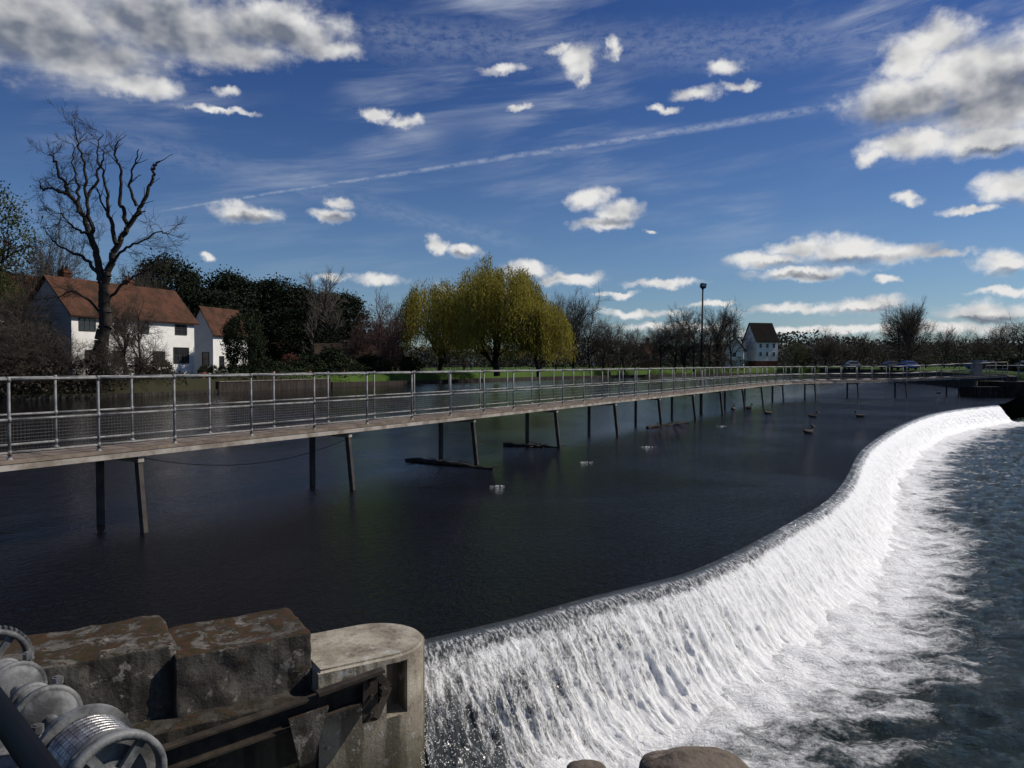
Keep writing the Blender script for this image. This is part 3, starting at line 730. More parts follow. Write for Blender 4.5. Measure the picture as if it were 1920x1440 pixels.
gb=empty('sluice_beam',(0,0,0));top(gb,'rusty steel channel beam fixed along the sluice wall','steel beam')
P1=cc+NN*.50-U*.16+Vector((0,0,.13));P2=cc+NN*.54-U*3.4+Vector((0,0,-.19))
mb=MB();mb.beam(P1,P2,.012,.17);mb.beam(P1+Vector((0,0,.08))+NN*.03,P2+Vector((0,0,.08))+NN*.03,.08,.016);mb.beam(P1+Vector((0,0,-.08))+NN*.03,P2+Vector((0,0,-.08))+NN*.03,.08,.016);mb.obj('channel',M_rust,gb)
mb=MB();q_=cc+NN*.57-U*.26
mb.beam(q_+Vector((0,0,-.12)),q_+Vector((0,0,.24)),.12,.02,up=NN)
mb.beam(q_+NN*.02+U*.10+Vector((0,0,.27)),q_+NN*.02-U*.42+Vector((0,0,.20)),.08,.025)
mb.beam(q_+U*.05+Vector((0,0,.25)),q_+U*.17-NN*.05+Vector((0,0,.10)),.06,.04,up=NN)
mb.beam(q_+U*.17-NN*.05+Vector((0,0,.10)),q_+U*.04+Vector((0,0,-.10)),.06,.04,up=NN)
mb.tube(q_-NN*.14+U*.10+Vector((0,0,.10)),q_+NN*.06+U*.10+Vector((0,0,.10)),.032,n=8)
for z in(-.06,.08,.2): mb.tube(q_+Vector((0,0,z)),q_+NN*.04+Vector((0,0,z)),.018,n=6)
mb.obj('bracket',M_rust,gb)
mb=MB();q_=cc+NN*.595-U*.74
v=[q_+U*.14+Vector((0,0,.10)),q_-U*.16+Vector((0,0,.07)),q_-U*.08+Vector((0,0,-.30)),q_+U*.02+Vector((0,0,-.28))]
v+= [p_+NN*.02 for p_ in v];mb.add(v,[(0,1,2,3),(7,6,5,4),(0,4,5,1),(1,5,6,2),(2,6,7,3),(3,7,4,0)]);mb.obj('hanging_plate',M_moss,gb)

# ------------------------------------------------------------ winch
A=Vector((-.835,1.60,1.76));Bv=Vector((-1.56,2.26,1.765));ax=(Bv-A).normalized()
wi=empty('sluice_winch',tuple(A));top(wi,'grey cast metal sluice winch with spoked wheels and wound steel cable','winch')
def Lp(t,dx=0,dz=0):
    s_=Vector((ax.y,-ax.x,0));return ax*t+s_*dx+Vector((0,0,dz))
def wheel(name_,t,rr,th,teeth=0):
    we=empty(name_,(0,0,0));we.parent=wi
    n=48;v=[];f=[];pr=[(0,rr*.84),(0,rr*.95),(th*.15,rr),(th*.85,rr),(th,rr*.95),(th,rr*.84)]
    a=ax.orthogonal().normalized();b_=ax.cross(a)
    for (tt_,r_) in pr:
        for i in range(n):
            q=2*math.pi*i/n;v.append(ax*(t+tt_)+a*math.cos(q)*r_+b_*math.sin(q)*r_)
    k=len(pr)
    for j in range(k):
        for i in range(n):
            f.append((j*n+i,j*n+(i+1)%n,((j+1)%k)*n+(i+1)%n,((j+1)%k)*n+i))
    mesh_obj('rim',v,f,M_alu,we,True)
    mb=MB()
    for i in range(5):
        q=2*math.pi*i/5+.35;dd=a*math.cos(q)+b_*math.sin(q)
        mb.beam(ax*(t+th/2)+dd*rr*.16,ax*(t+th/2)+dd*rr*.88,th*.5,rr*.18,up=ax.cross(dd))
    mb.obj('spoke',M_alu,we)
    mb=MB();mb.lathe(ax*(t-.012),ax,[(0,rr*.12),(0,rr*.22),(.01,rr*.27),(th+.02,rr*.27),(th+.02,.01)],20);mb.obj('hub',M_alu,we)
    if teeth:
        mb=MB()
        for i in range(teeth):
            q=2*math.pi*i/teeth;dd=a*math.cos(q)+b_*math.sin(q)
            mb.beam(ax*(t+th*.2)+dd*rr*1.03,ax*(t+th*.8)+dd*rr*1.03,.008,.010,up=dd)
        mb.obj('tooth_ring',M_alu,we)
wheel('flywheel',0,.108,.024);wheel('gear_wheel',.93,.104,.03,44)
mb=MB();mb.lathe((0,0,0),ax,[(.025,.04),(.040,.04),(.041,.100),(.052,.100),(.054,.078),(.182,.078),(.184,.108),(.20,.108),(.202,.05),(.204,.03)],44);mb.obj('drum',M_alu,wi,False)
sg=[];a=ax.orthogonal().normalized();b_=ax.cross(a);nn_=40
gg=lambda k:ax*(.062+.0150*k/nn_)+(a*math.cos(2*math.pi*k/nn_)+b_*math.sin(2*math.pi*k/nn_))*.086
for k in range(int(7.5*nn_)): sg.append((gg(k),gg(k+1),.0078,.0078))
v,f=tubes_np(sg,6);mesh_obj('wound_cable',v,f,M_cable,wi,True)
mb=MB();mb.tube(Lp(0),Lp(.98),.018,n=14)
for t0,r_,w_ in((.27,.050,.06),(.42,.072,.05),(.53,.048,.07),(.68,.066,.035),(.78,.046,.07)):
    mb.lathe(Lp(t0),ax,[(0,.02),(.002,r_*.72),(w_*.2,r_*.95),(w_*.5,r_),(w_*.8,r_*.95),(w_-.002,r_*.72),(w_,.02)],28)
    mb.lathe(Lp(t0+w_*.5),ax,[(-w_*.12,r_*1.0),(-w_*.12,r_*1.14),(w_*.12,r_*1.14),(w_*.12,r_*1.0)],28)
mb.obj('bearing',M_alu,wi,True)
mb=MB()
for t in(.30,.565,.815):
    mb.beam(Lp(t,0,-.15),Lp(t,0,-.02),.09,.05,up=ax)
    for sx in(-.062,.062):
        mb.tube(Lp(t,sx,-.02),Lp(t,sx,.055),.008,n=6);mb.tube(Lp(t,sx,.035),Lp(t,sx,.052),.014,n=6);mb.beam(Lp(t-.025,sx,-.0),Lp(t+.025,sx,-.0),.035,.014)
mb.beam(Lp(.2,0,-.16),Lp(.9,0,-.16),.20,.02);mb.obj('pedestal',M_alu,wi)
gy_=empty('winch_stand',tuple(A));top(gy_,'dark steel stand carrying the sluice winch','stand')
mb=MB();mb.beam(Lp(-.1,0,-.23),Lp(1.4,0,-.23),.16,.10)
mb.obj('beam',M_dark,gy_)
for t in(-.02,1.3):
    mb=MB();mb.beam(Lp(t,0,-.28),Lp(t,0,-3.2),.1,.1,up=ax);mb.obj('leg',M_dark,gy_)
hr=empty('tubular_handrail',(0,0,0));top(hr,'dark blue painted tubular handrail on the sluice bridge','handrail')
h0=Vector((-.626,.94,2.208));h1=Vector((-.430,.741,2.208));hd_=(h1-h0).normalized()
hs=h0-hd_*1.0;he=h1+hd_*1.9
mb=MB();mb.tube(hs,he,.0155,n=16);mb.obj('rail',M_bluepaint,hr,True)
for q_ in(hs+hd_*.01,h1+hd_*.9,he-hd_*.02):
    mb=MB();mb.tube(q_-Vector((0,0,.015)),q_-Vector((0,0,1.108)),.0155,n=10);mb.obj('post',M_bluepaint,hr,True)
dk=MB();dk.box(-3,-2.5,1.0,3,.35,1.1);o=dk.obj('sluice_bridge_deck',M_wallc);struct(o,'concrete deck of the sluice bridge')
M_brst=concrete('brown_stone',(.17,.135,.105),(.09,.072,.056),.25,.5)
def boulder(x,y,d,rx,label):
    X0=PX(x,d);Z0=PZ(y,d);bm=bmesh.new();bmesh.ops.create_icosphere(bm,subdivisions=5,radius=1)
    for v in bm.verts:
        c=v.co;k=1+ (float(vnoise(np.array([c.x*2+c.z*1.3]),np.array([c.y*2-c.z]),int(x),4)[0])-.5)*.22
        s_=Vector((math.copysign(abs(c.x)**.8,c.x),math.copysign(abs(c.y)**.8,c.y),math.copysign(abs(c.z)**.6,c.z)))
        v.co=Vector((s_.x*rx*k,s_.y*rx*.75*k,s_.z*rx*.45*k))
    me=bpy.data.meshes.new('boulder');bm.to_mesh(me);bm.free();me.materials.append(M_brst)
    me.polygons.foreach_set('use_smooth',[True]*len(me.polygons))
    o=bpy.data.objects.new('boulder',me);link(o);o.location=(X0,d,Z0-rx*.45);top(o,label,'boulder','stones on the near pier')
boulder(1312,1430,3.0,.22,'rounded brown weathered stone on a low masonry pier')
boulder(1102,1442,3.0,.08,'small brown stone on a low masonry pier')
o=rough_block('masonry_pier',1.2,.4,2.6,M_wallc,19,.02,loc=(.6,3.0,-.37));top(o,'low dark masonry pier carrying rounded stones','pier')
# ------------------------------------------------------------ trees
def gen_bare(seed,H=15.0,maxlvl=4,tr=.25,angle=(25,60),r0=.019,up=.06,crook=.16,lenf=(.5,.75),twig=.012,fork=2,first=.62):
    rg=random.Random(seed);segs=[[] for _ in range(maxlvl+1)]
    def rnd(s_): return Vector((rg.gauss(0,s_),rg.gauss(0,s_),rg.gauss(0,s_)))
    def rec(p_,d,Ln,r_,lv):
        n_=(6 if lv==0 else 5 if lv<2 else 3)
        st=Ln/n_
        for i in range(n_):
            d=(d+rnd(crook if lv>0 else crook*.45)+Vector((0,0,up))).normalized();q_=p_+d*st;r2=max(twig*.6,r_*(1-.5/n_))
            segs[lv].append((p_,q_,r_,r2))
            if lv<maxlvl and (lv>0 or (i+1)/n_>tr):
                for _ in range(1 if rg.random()<.55 else 2):
                    an=R(rg.uniform(*angle));pe=rnd(1);pe=(pe-d*pe.dot(d)).normalized()
                    dd=(d*math.cos(an)+pe*math.sin(an)).normalized()
                    if lv==0 and dd.z<.1: dd.z=.15;dd.normalize()
                    rec(q_,dd,Ln*rg.uniform(*lenf)*(1-.25*i/n_),max(twig,r2*rg.uniform(.45,.65)),lv+1)
            p_=q_;r_=r2
        if lv<maxlvl:
            for _ in range(fork):
                rec(p_,(d+rnd(.35)).normalized(),Ln*rg.uniform(*lenf),max(twig,r_*.8),lv+1)
    rec(Vector((0,0,-.3)),Vector((0,0,1)),H*first,H*r0,0)
    zm=max(s_[1].z for l in segs for s_ in l);k=H/zm
    return [[(a*k,b_*k,x,y) for a,b_,x,y in l] for l in segs]
def tree_meshes(segs,split,mb_,mt):
    tk=[s_ for l in segs[:split] for s_ in l];tw=[s_ for l in segs[split:] for s_ in l]
    v,f=tubes_np(tk,7);a=mesh_obj('trunk',v,f,mb_,None,True);v,f=tubes_np(tw,3);b_=mesh_obj('crown',v,f,mt)
    me=(a.data,b_.data);bpy.data.objects.remove(a);bpy.data.objects.remove(b_);return me
def quads(c,sz,asp,rg,vertical=0):
    n=len(c);a=rg.normal(0,1,(n,3));
    if vertical: a[:,:2]*=(1-vertical);a[:,2]=np.abs(a[:,2])+vertical*2
    a/=np.linalg.norm(a,axis=1,keepdims=True)
    b_=np.cross(a,rg.normal(0,1,(n,3)));b_/=np.linalg.norm(b_,axis=1,keepdims=True)
    s_=(sz*rg.uniform(.6,1.3,n))[:,None]
    a=a*s_;b_=b_*s_*asp
    V=np.stack([c-a*.5,c+b_*.5,c+a*.5,c-b_*.5],1).reshape(-1,3)
    return V,np.arange(n*4).reshape(-1,4)
def gen_leaf(seed,H,Rr,z0,nclump,per,cr,leaf,shape='round',shell=.6):
    rg=np.random.default_rng(seed);cs=[]
    for i in range(nclump):
        th=rg.uniform(0,2*math.pi);u=rg.uniform(0,1)
        z=z0+(H-z0-cr*.6)*u
        if shape=='cone': rr=Rr*(1-u)**.75+.15*Rr*(u<.97)
        else: rr=Rr*math.sqrt(max(0.02,1-(2*u-1)**2*.95)) if z0<.15*H else Rr*math.sqrt(max(0.02,1-(2*u-.9)**2*.9))
        rr*=(shell+(1-shell)*rg.random())*rg.uniform(.75,1.12)
        cs.append((rr*math.cos(th),rr*math.sin(th),z))
    cs=np.array(cs);rad=cr*rg.uniform(.5,1.3,nclump)
    c=np.repeat(cs,per,0)+rg.normal(0,.5,(nclump*per,3))*np.repeat(rad,per)[:,None]*np.array([1,1,.7])
    return quads(c,leaf,.6,rg)
def me_of(v,f,m_,name='crown'):
    o=mesh_obj(name,v,f,m_);d=o.data;bpy.data.objects.remove(o);return d
M_lyew=leaf_mat('yew_foliage',(.007,.012,.006),(.024,.034,.014),.08)
M_lgreen=leaf_mat('spring_foliage',(.035,.045,.014),(.08,.09,.028))
M_lwil=leaf_mat('willow_foliage',(.15,.130,.022),(.38,.33,.060),.42)
M_lhedge=leaf_mat('hedge_foliage',(.010,.016,.007),(.03,.042,.015),.12)
M_lbrown=leaf_mat('brown_scrub',(.024,.018,.014),(.058,.045,.03),.1)
M_lred=leaf_mat('reddish_shrub',(.10,.03,.022),(.14,.06,.04),.1)
bareA=tree_meshes(gen_bare(11,15,4,.2,twig=.014),2,M_bark,M_twig)
bareB=tree_meshes(gen_bare(23,15,4,.15,angle=(20,50),up=.10,twig=.014),2,M_bark,M_twig)
bareC=tree_meshes(gen_bare(37,15,4,.25,angle=(30,70),up=.03,twig=.014),2,M_bark,M_twig)
barePop=tree_meshes(gen_bare(41,15,4,.1,angle=(20,45),up=.12,twig=.013,lenf=(.42,.6),first=.75),2,M_bark,M_twigp)
bareRed=tree_meshes(gen_bare(53,15,4,.12,angle=(20,50),up=.09,twig=.015),2,M_bark,M_twigr)
shrub=tree_meshes(gen_bare(61,15,4,.0,angle=(35,80),up=.01,twig=.018,crook=.25,first=.45),1,M_bark,M_twig)
def simple_trunk(seed,H,lv=2):
    s_=gen_bare(seed,H,lv,.25,twig=.03,r0=.022,lenf=(.4,.6));v,f=tubes_np([q for l in s_ for q in l],6);return me_of(v,f,M_bark,'trunk')
yA=(simple_trunk(5,13.5),me_of(*gen_leaf(5,15,4.2,.5,170,80,1.3,.36,'cone'),M_lyew))
yB=(simple_trunk(6,13.0),me_of(*gen_leaf(6,15,5.2,.3,190,85,1.5,.38,'round'),M_lyew))
gA=(simple_trunk(7,14,3),me_of(*gen_leaf(7,15,4.8,3.0,150,60,1.2,.22,'round',.4),M_lgreen))
hol=(simple_trunk(8,12),me_of(*gen_leaf(8,15,7.2,.2,240,80,1.7,.50,'round',.8),M_lhedge))
def place(kind,x,d,ytop,wf,label,cat='tree',name='bare_tree',rz=None,group='bare trees along the river bank',gz=1.3,X=None,h=None):
    H=h or (PZ(ytop,d)-gz+.1);X0=PX(x,d) if X is None else X
    s_=H/15.0;rz=(x*.37)%6.28 if rz is None else rz
    e=empty(name,(X0,d,gz-.1),rz,(s_*wf,s_*wf,s_));top(e,label,cat,group)
    for nm,me in zip(('trunk','crown'),kind):
        o=bpy.data.objects.new(nm,me);link(o);o.parent=e
    return e
BD=63.0;BX=PX(192,BD)
def LP(x,y,dy=0): return Vector((PX(192+(x-192)*.92,BD)-BX,dy,PZ(y,BD)-1.2))
limbs=[([(184,710),(190,650),(198,600),(196,545)],.66,.42,0),
([(196,545),(184,490),(166,440),(148,400),(122,366),(104,335),(90,300),(76,285)],.33,.05,1),
([(184,490),(176,430),(165,376),(166,320),(152,275),(148,245)],.21,.04,1),
([(148,400),(142,350),(128,310),(124,268)],.15,.035,1),
([(165,376),(184,330),(180,285),(186,250)],.14,.035,1),
([(122,366),(94,354),(70,356),(58,340)],.12,.03,1),
([(196,545),(206,500),(224,458),(246,420),(266,388),(284,350),(290,315),(298,300)],.34,.07,2),
([(224,458),(214,415),(209,368),(202,325),(206,290)],.20,.055,2),
([(246,420),(237,378),(240,330),(231,298),(238,272)],.18,.055,2),
([(266,388),(257,352),(271,320),(283,290)],.14,.04,2),
([(246,420),(272,408),(296,404)],.13,.05,2),
([(214,415),(196,376),(190,352)],.10,.04,2),
([(206,500),(238,468),(272,455),(308,438),(330,440)],.14,.03,1),
([(190,520),(160,488),(124,470),(92,452),(72,425)],.17,.03,1),
([(197,570),(232,534),(268,508),(305,492)],.15,.03,1),
([(196,590),(160,560),(124,547),(96,560)],.13,.03,1),
([(166,440),(134,428),(106,402),(90,396)],.12,.03,1)]
rg=random.Random(5);tkS=[];twS=[]
def twigs(p_,d,L_,r_,lv,mx):
    n_=4
    for i in range(n_):
        d=(d+Vector((rg.gauss(0,.20),rg.gauss(0,.20),rg.gauss(.05,.16)))).normalized();q_=p_+d*L_/n_;r2=max(.008,r_*.8)
        twS.append((p_,q_,r_,r2));p_=q_;r_=r2
        if lv<mx:
            for _ in range(rg.choice((1,1,2))):
                pe=Vector((rg.gauss(0,1),rg.gauss(0,1),rg.gauss(0,1)));dd=(d+pe*.42).normalized();twigs(p_,dd,L_*rg.uniform(.45,.7),max(.008,r_*.6),lv+1,mx)
for pts,ra,rb,kind in limbs:
    dy=rg.uniform(-1,1)*1.2
    P_=[LP(x,y,0) for x,y in pts];n_=len(P_)
    Pc=catmull(np.array([[*q] for q in P_]),5);m_=len(Pc)
    for i in range(m_):
        f_=i/(m_-1);Pc[i]+=np.array([rg.gauss(0,.09),(dy*f_ if kind else 0),rg.gauss(0,.07)])*(1 if i else 0)
    for i in range(m_-1):
        f0=i/(m_-1);f1=(i+1)/(m_-1);a=Vector(Pc[i]);b_=Vector(Pc[i+1])
        tkS.append((a,b_,ra+(rb-ra)*f0**.8,ra+(rb-ra)*f1**.8))
        if kind and f1>.15:
            d=(b_-a).normalized()
            if kind==1 and rg.random()<.7:
                pe=Vector((rg.gauss(0,1),rg.gauss(0,1),rg.gauss(0,.8)));twigs(b_,(d*.6+pe*.6).normalized(),rg.uniform(.9,1.9),.024,0,2)
            if kind==2 and rg.random()<.35:
                pe=Vector((rg.choice((-1,1))*rg.uniform(.5,1),rg.gauss(0,.5),.3));twigs(b_,(d*.5+pe*.7).normalized(),rg.uniform(.5,1.4),.045,0,0)
e=empty('bare_tree',(BX,BD,1.2));top(e,'huge bare tree with stark twisting limbs beside the white house','tree')
v,f=tubes_np(tkS,9);mesh_obj('trunk',v,f,M_bark,e,True)
v,f=tubes_np(twS,4);mesh_obj('crown',v,f,M_bark,e)
place(bareC,100,72,385,.55,'tall bare tree with fine branches behind the bank')
place(bareA,55,73,430,.75,'bare tree with dense fine twigs on the bank')
place(bareB,262,84,470,.5,'bare tree with spreading twigs by the white house')
place(bareA,20,64,520,1.0,'bare tree with dense fine twigs on the bank')
place(bareC,262,66,550,.95,'low bare tree with spreading twigs by the white house')
place(bareA,232,66,540,.8,'low bare tree with spreading twigs by the white house')
place(gA,-25,76,325,.95,'tall tree with fresh yellow green leaves','tree','leafy_tree',group='leafy trees on the bank')
place(gA,5,66,500,.8,'smaller tree with fresh green leaves','tree','leafy_tree',group='leafy trees on the bank')
for x,d,y in((5,56.5,600),(50,58.5,570),(85,60,565),(120,61,600),(160,62,615),(232,65,620),(30,60,540),(285,68,645),(205,63,640)):
    place(shrub,x,d,y,1.3,'tangled leafless shrub on the river bank','shrub','bare_shrub',group='leafless shrubs on the bank',gz=.9)
for k,(x,d,y,wf,kd) in enumerate([(315,105,478,1.0,yB),(360,112,505,1,yA),(425,112,506,.95,yB),(475,118,528,1.1,yA),(520,118,520,1.0,yB),(565,120,535,1.1,yA),(610,122,545,1.2,yB),(645,124,548,1.1,yB),(390,104,540,1.2,yB),(545,110,575,1.4,yB),(270,100,520,1.2,yB),(610,112,590,1.2,yB),(450,116,520,1.2,yB),(500,120,530,1.3,yB),(585,124,545,1.3,yB)]):
    place(kd,x,d,y,wf,'dark evergreen yew tree behind the houses','tree','yew_tree',group='dark evergreens behind the houses')
place(barePop,598,110,495,.9,'slender pale bare tree rising above dark evergreens')
place(hol,457,80,583,.62,'dense dark rounded holly by the lawn','tree','holly_tree',group='garden evergreens')
for x,d,y,wf in((705,112,532,1.0),(742,118,548,1.0),(672,108,575,1.0),(725,106,570,1.1)):
    place(bareRed,x,d,y,wf,'reddish brown leafless tree in the garden',group='reddish leafless garden trees')
for x,d,y,wf,kd in((1075,150,528,.75,bareB),(1042,156,540,.75,bareA),(1105,152,560,.8,bareC),(1150,165,590,.95,bareA),(1190,165,600,1,bareC),(1225,170,602,.9,bareB),(1265,150,572,.9,bareC),(1300,155,562,.9,bareA),(1345,150,556,.85,bareB),(1372,158,575,.8,bareA),(1240,150,600,1.1,bareA),(1130,150,600,1.2,bareA),(1170,150,610,1.3,bareC),(1285,148,600,1.2,bareB),(1330,148,600,1.2,bareC)):
    place(kd,x,d,y,wf,'bare spring tree on the far lawn')
for x,d,y,wf,kd in((1697,135,552,.75,bareB),(1710,138,565,.75,bareA),(1685,140,570,.8,bareC),(1702,142,560,.8,bareA),(1530,190,622,1.3,bareA),(1560,195,610,1.2,bareC),(1622,180,616,1.25,bareB),(1655,170,636,1.3,bareC),(1770,150,604,1.1,bareA),(1790,165,612,1.2,bareC),(1845,165,620,1.3,bareB),(1872,150,596,1.1,bareA),(1912,145,588,1.2,bareC),(1950,140,580,1.1,bareB),(1590,170,636,1.3,bareA),(1735,155,632,1.4,bareC),(1545,170,626,1.1,bareB)):
    place(kd,x,d,y,wf,'bare spring tree beyond the island car park',group='bare trees beyond the island',gz=1.7)
for x,d,y,wf in((1490,175,640,1.6),(1505,190,650,1.5)):
    place(gA,x,d,y,wf,'small bright green leafy tree','tree','leafy_tree',group='leafy trees beyond the mill')

def willow(seed,H,Rr,nstr,z_low):
    rg=np.random.default_rng(seed);pts=[]
    nb=90;th0=rg.uniform(0,2*math.pi,nb);rr0=np.sqrt(rg.random(nb));lift=rg.normal(0,.042,nb)
    for i in range(nstr):
        j=rg.integers(nb);th=th0[j]+rg.normal(0,.13);rr=float(np.clip(rr0[j]+rg.normal(0,.065),.02,1.08))
        lump=1+.08*math.sin(th*3+seed)+.06*math.sin(th*7+2*seed)
        zt=H*(.94*math.sqrt(max(.0,1-.60*rr**2.2))+lift[j]-.03*(abs(rg.normal())))*(1+rg.normal(0,.012))
        x0=math.cos(th)*rr*Rr*lump;y0=math.sin(th)*rr*Rr*lump
        lo=z_low+(1-rr)*H*.38*rg.uniform(.7,1.2)+abs(rg.normal(0,1.2))+max(0,lift[j]*22)
        n_=int((zt-lo)/.33)
        if n_<2: continue
        k=np.arange(n_)/n_
        z=zt-(zt-lo)*k
        dr=1.0*np.sqrt(k)*rg.uniform(.2,1)
        x=x0+math.cos(th)*dr*rr+rg.normal(0,.15,n_);y=y0+math.sin(th)*dr*rr+rg.normal(0,.15,n_)
        pts.append(np.stack([x,y,z],-1))
    c=np.concatenate(pts);return quads(c,.36,.27,rg,vertical=.5)
def put_willow(x,d,ytop,Rpx,seed,label,nst=2300,zl=1.6):
    H=PZ(ytop,d)-1.3;Rr=Rpx/F*d
    e=empty('willow_tree',(PX(x,d),d,1.2));top(e,label,'willow','yellow willows on the lawn')
    s_=gen_bare(seed,H*.84,3,.12,angle=(20,48),up=.08,twig=.03,r0=.036,lenf=(.45,.65),first=.5);v,f=tubes_np([q for l in s_ for q in l],7);mesh_obj('trunk',v,f,M_bark,e,True)
    v,f=willow(seed,H,Rr,nst,zl);mesh_obj('crown',v,f,M_lwil,e)
put_willow(824,122,516,80,2,'yellow green weeping willow on the lawn',1900,2.2)
put_willow(932,109,488,106,5,'large yellow green weeping willow with drooping strands',3400,1.4)
put_willow(1010,105,556,58,9,'smaller yellow weeping willow merged with the larger one',1500,.9)

def hedge(x0,d0,x1,d1,h,th,m_,label,name='hedge',z=1.25):
    a=Vector((PX(x0,d0),d0,0));b_=Vector((PX(x1,d1),d1,0));L_=(b_-a).length
    e=empty(name,(a.x,a.y,z),math.atan2(b_.y-a.y,b_.x-a.x));top(e,label,'hedge','garden hedges')
    rg=np.random.default_rng(int(abs(x0)));n_=int(L_*h*55)
    c=np.stack([rg.uniform(0,L_,n_),rg.uniform(-th/2,th/2,n_),rg.random(n_)**.6*h],-1)
    c[:,2]*=.5+1.0*vnoise(c[:,0]*.5,c[:,1]*0,int(x1),3)
    v,f=quads(c,.22,.7,rg);mesh_obj('foliage',v,f,m_,e)
hedge(-60,53,190,60.5,2.4,2.4,M_lbrown,'brown bramble scrub along the overgrown bank',z=.2)
hedge(190,62.2,345,70.3,1.9,1.5,M_lbrown,'low brown scrub on the bank below the house',z=.2)
hedge(340,71.5,520,80,1.0,1.2,M_lhedge,'low dark planting behind the river wall',z=1.0)
hedge(520,80.5,690,93,1.0,1.4,M_lhedge,'low dark planting behind the river wall',z=1.0)
hedge(500,86,620,100,1.5,1.5,M_lhedge,'clipped dark garden hedge')
hedge(620,100,770,118,2.6,2,M_lbrown,'brown leafless hedge at the garden edge')
hedge(700,104,760,108,1.7,1.5,M_lhedge,'dark green shrub row by the lawn')
hedge(1080,150,1240,165,2.4,2,M_lbrown,'brown leafless hedge at the garden edge')
hedge(1240,160,1400,185,2.6,2,M_lhedge,'tall dark hedge before the mill')
hedge(770,135,1080,150,3.2,2,M_lhedge,'long dark hedge behind the willows')
hedge(1460,205,1700,150,3.0,3,M_lbrown,'brown leafless hedge beyond the island',z=1.7)
hedge(1700,150,1960,130,3.2,3,M_lhedge,'dark scrub hedge beyond the island',z=1.7)
bush_me=me_of(*gen_leaf(91,2.0,1.1,.05,60,60,.4,.16,'round',.8),M_lhedge,'foliage')
bush_r=me_of(*gen_leaf(92,2.0,1.1,.05,60,60,.4,.16,'round',.8),M_lred,'foliage')
def bush(x,d,h,w_,me,label,name='topiary_bush',z=1.25,grp='garden bushes'):
    e=empty(name,(PX(x,d),d,z),x*.3,(w_/2.2,w_/2.2,h/2));top(e,label,'bush',grp);o=bpy.data.objects.new('foliage',me);link(o);o.parent=e
    mb=MB();mb.tube((0,0,-.1),(0,0,.8),.06,.03);mb.obj('stem',M_bark,e)
for x in(382,400,418,437,455,474): bush(x,76+(x-380)*.03,1.3,1.0,bush_me,'clipped dark topiary bush on the garden terrace',grp='row of clipped topiary')
for x,d,h,w_ in((625,98,3.6,4),(600,97,2.6,3),(720,104,2.0,2.2),(765,110,1.7,2),(660,102,1.8,3),(1905,100,2.6,4.5),(560,92,2,3),(520,90,1.8,3),(490,86,2.2,3),(580,95,2.8,3.4),(690,106,2.6,3.4),(770,116,2.6,3.6),(300,73.5,1.8,2.4)): bush(x,d,h,w_,bush_me,'rounded evergreen garden bush','garden_bush')
for x,d,h in((545,97,2.6),(556,98,2.0),(700,110,2.4)): bush(x,d,h,2.4,bush_r,'reddish leaved garden shrub','red_shrub')
for x,d in((380,74.5),(510,84),(578,90),(642,97)):
    e=empty('flower_pot',(PX(x,d),d,1.2));top(e,'terracotta flower pot on the garden terrace','flower pot','terracotta pots')
    mb=MB();mb.lathe((0,0,0),(0,0,1),[(0,.2),(.5,.32),(.5,.36),(.6,.36),(.6,.3),(.5,.28)],16);mb.obj('pot',M_terra,e)
    rg=np.random.default_rng(int(x));v,f=quads(rg.normal(0,.16,(160,3))+np.array([0,0,.8]),.12,.6,rg);mesh_obj('plant',v,f,M_lhedge,e)

rg=np.random.default_rng(8);n_=130000
u=rg.random(n_);xx=-330+u*900;dd=290+rg.random(n_)*70
hh=4+9*vnoise(xx*.035,xx*0,4,3)+4*vnoise(xx*.15,xx*0,6,2)
c=np.stack([xx,dd,1+rg.random(n_)**.95*hh],-1)
v,f=quads(c,1.1,.7,rg);o=mesh_obj('distant_wood',v,f,leaf_mat('far_wood',(.035,.034,.030),(.065,.06,.047),.1));o['kind']='stuff';top(o,'far off band of brown leafless woodland','woodland')
gx=np.linspace(-2600,3600,160);v=[];f=[]
for i,x in enumerate(gx):
    h=26+34*float(vnoise(np.array([x*.0016]),np.array([.3]),9,4)[0])+(14 if x>300 else 0)
    v+=[(x,1900,-2),(x,2000,h*.6),(x,2150,h),(x,2500,-2)]
for i in range(159):
    for j in range(3): f.append((i*4+j,(i+1)*4+j,(i+1)*4+j+1,i*4+j+1))
o=mesh_obj('hill',v,f,mat('hazy_hill',(.06,.075,.085),(.05,.065,.075),.01,.95,0,0),smooth=True);struct(o,'low wooded hill on the skyline')

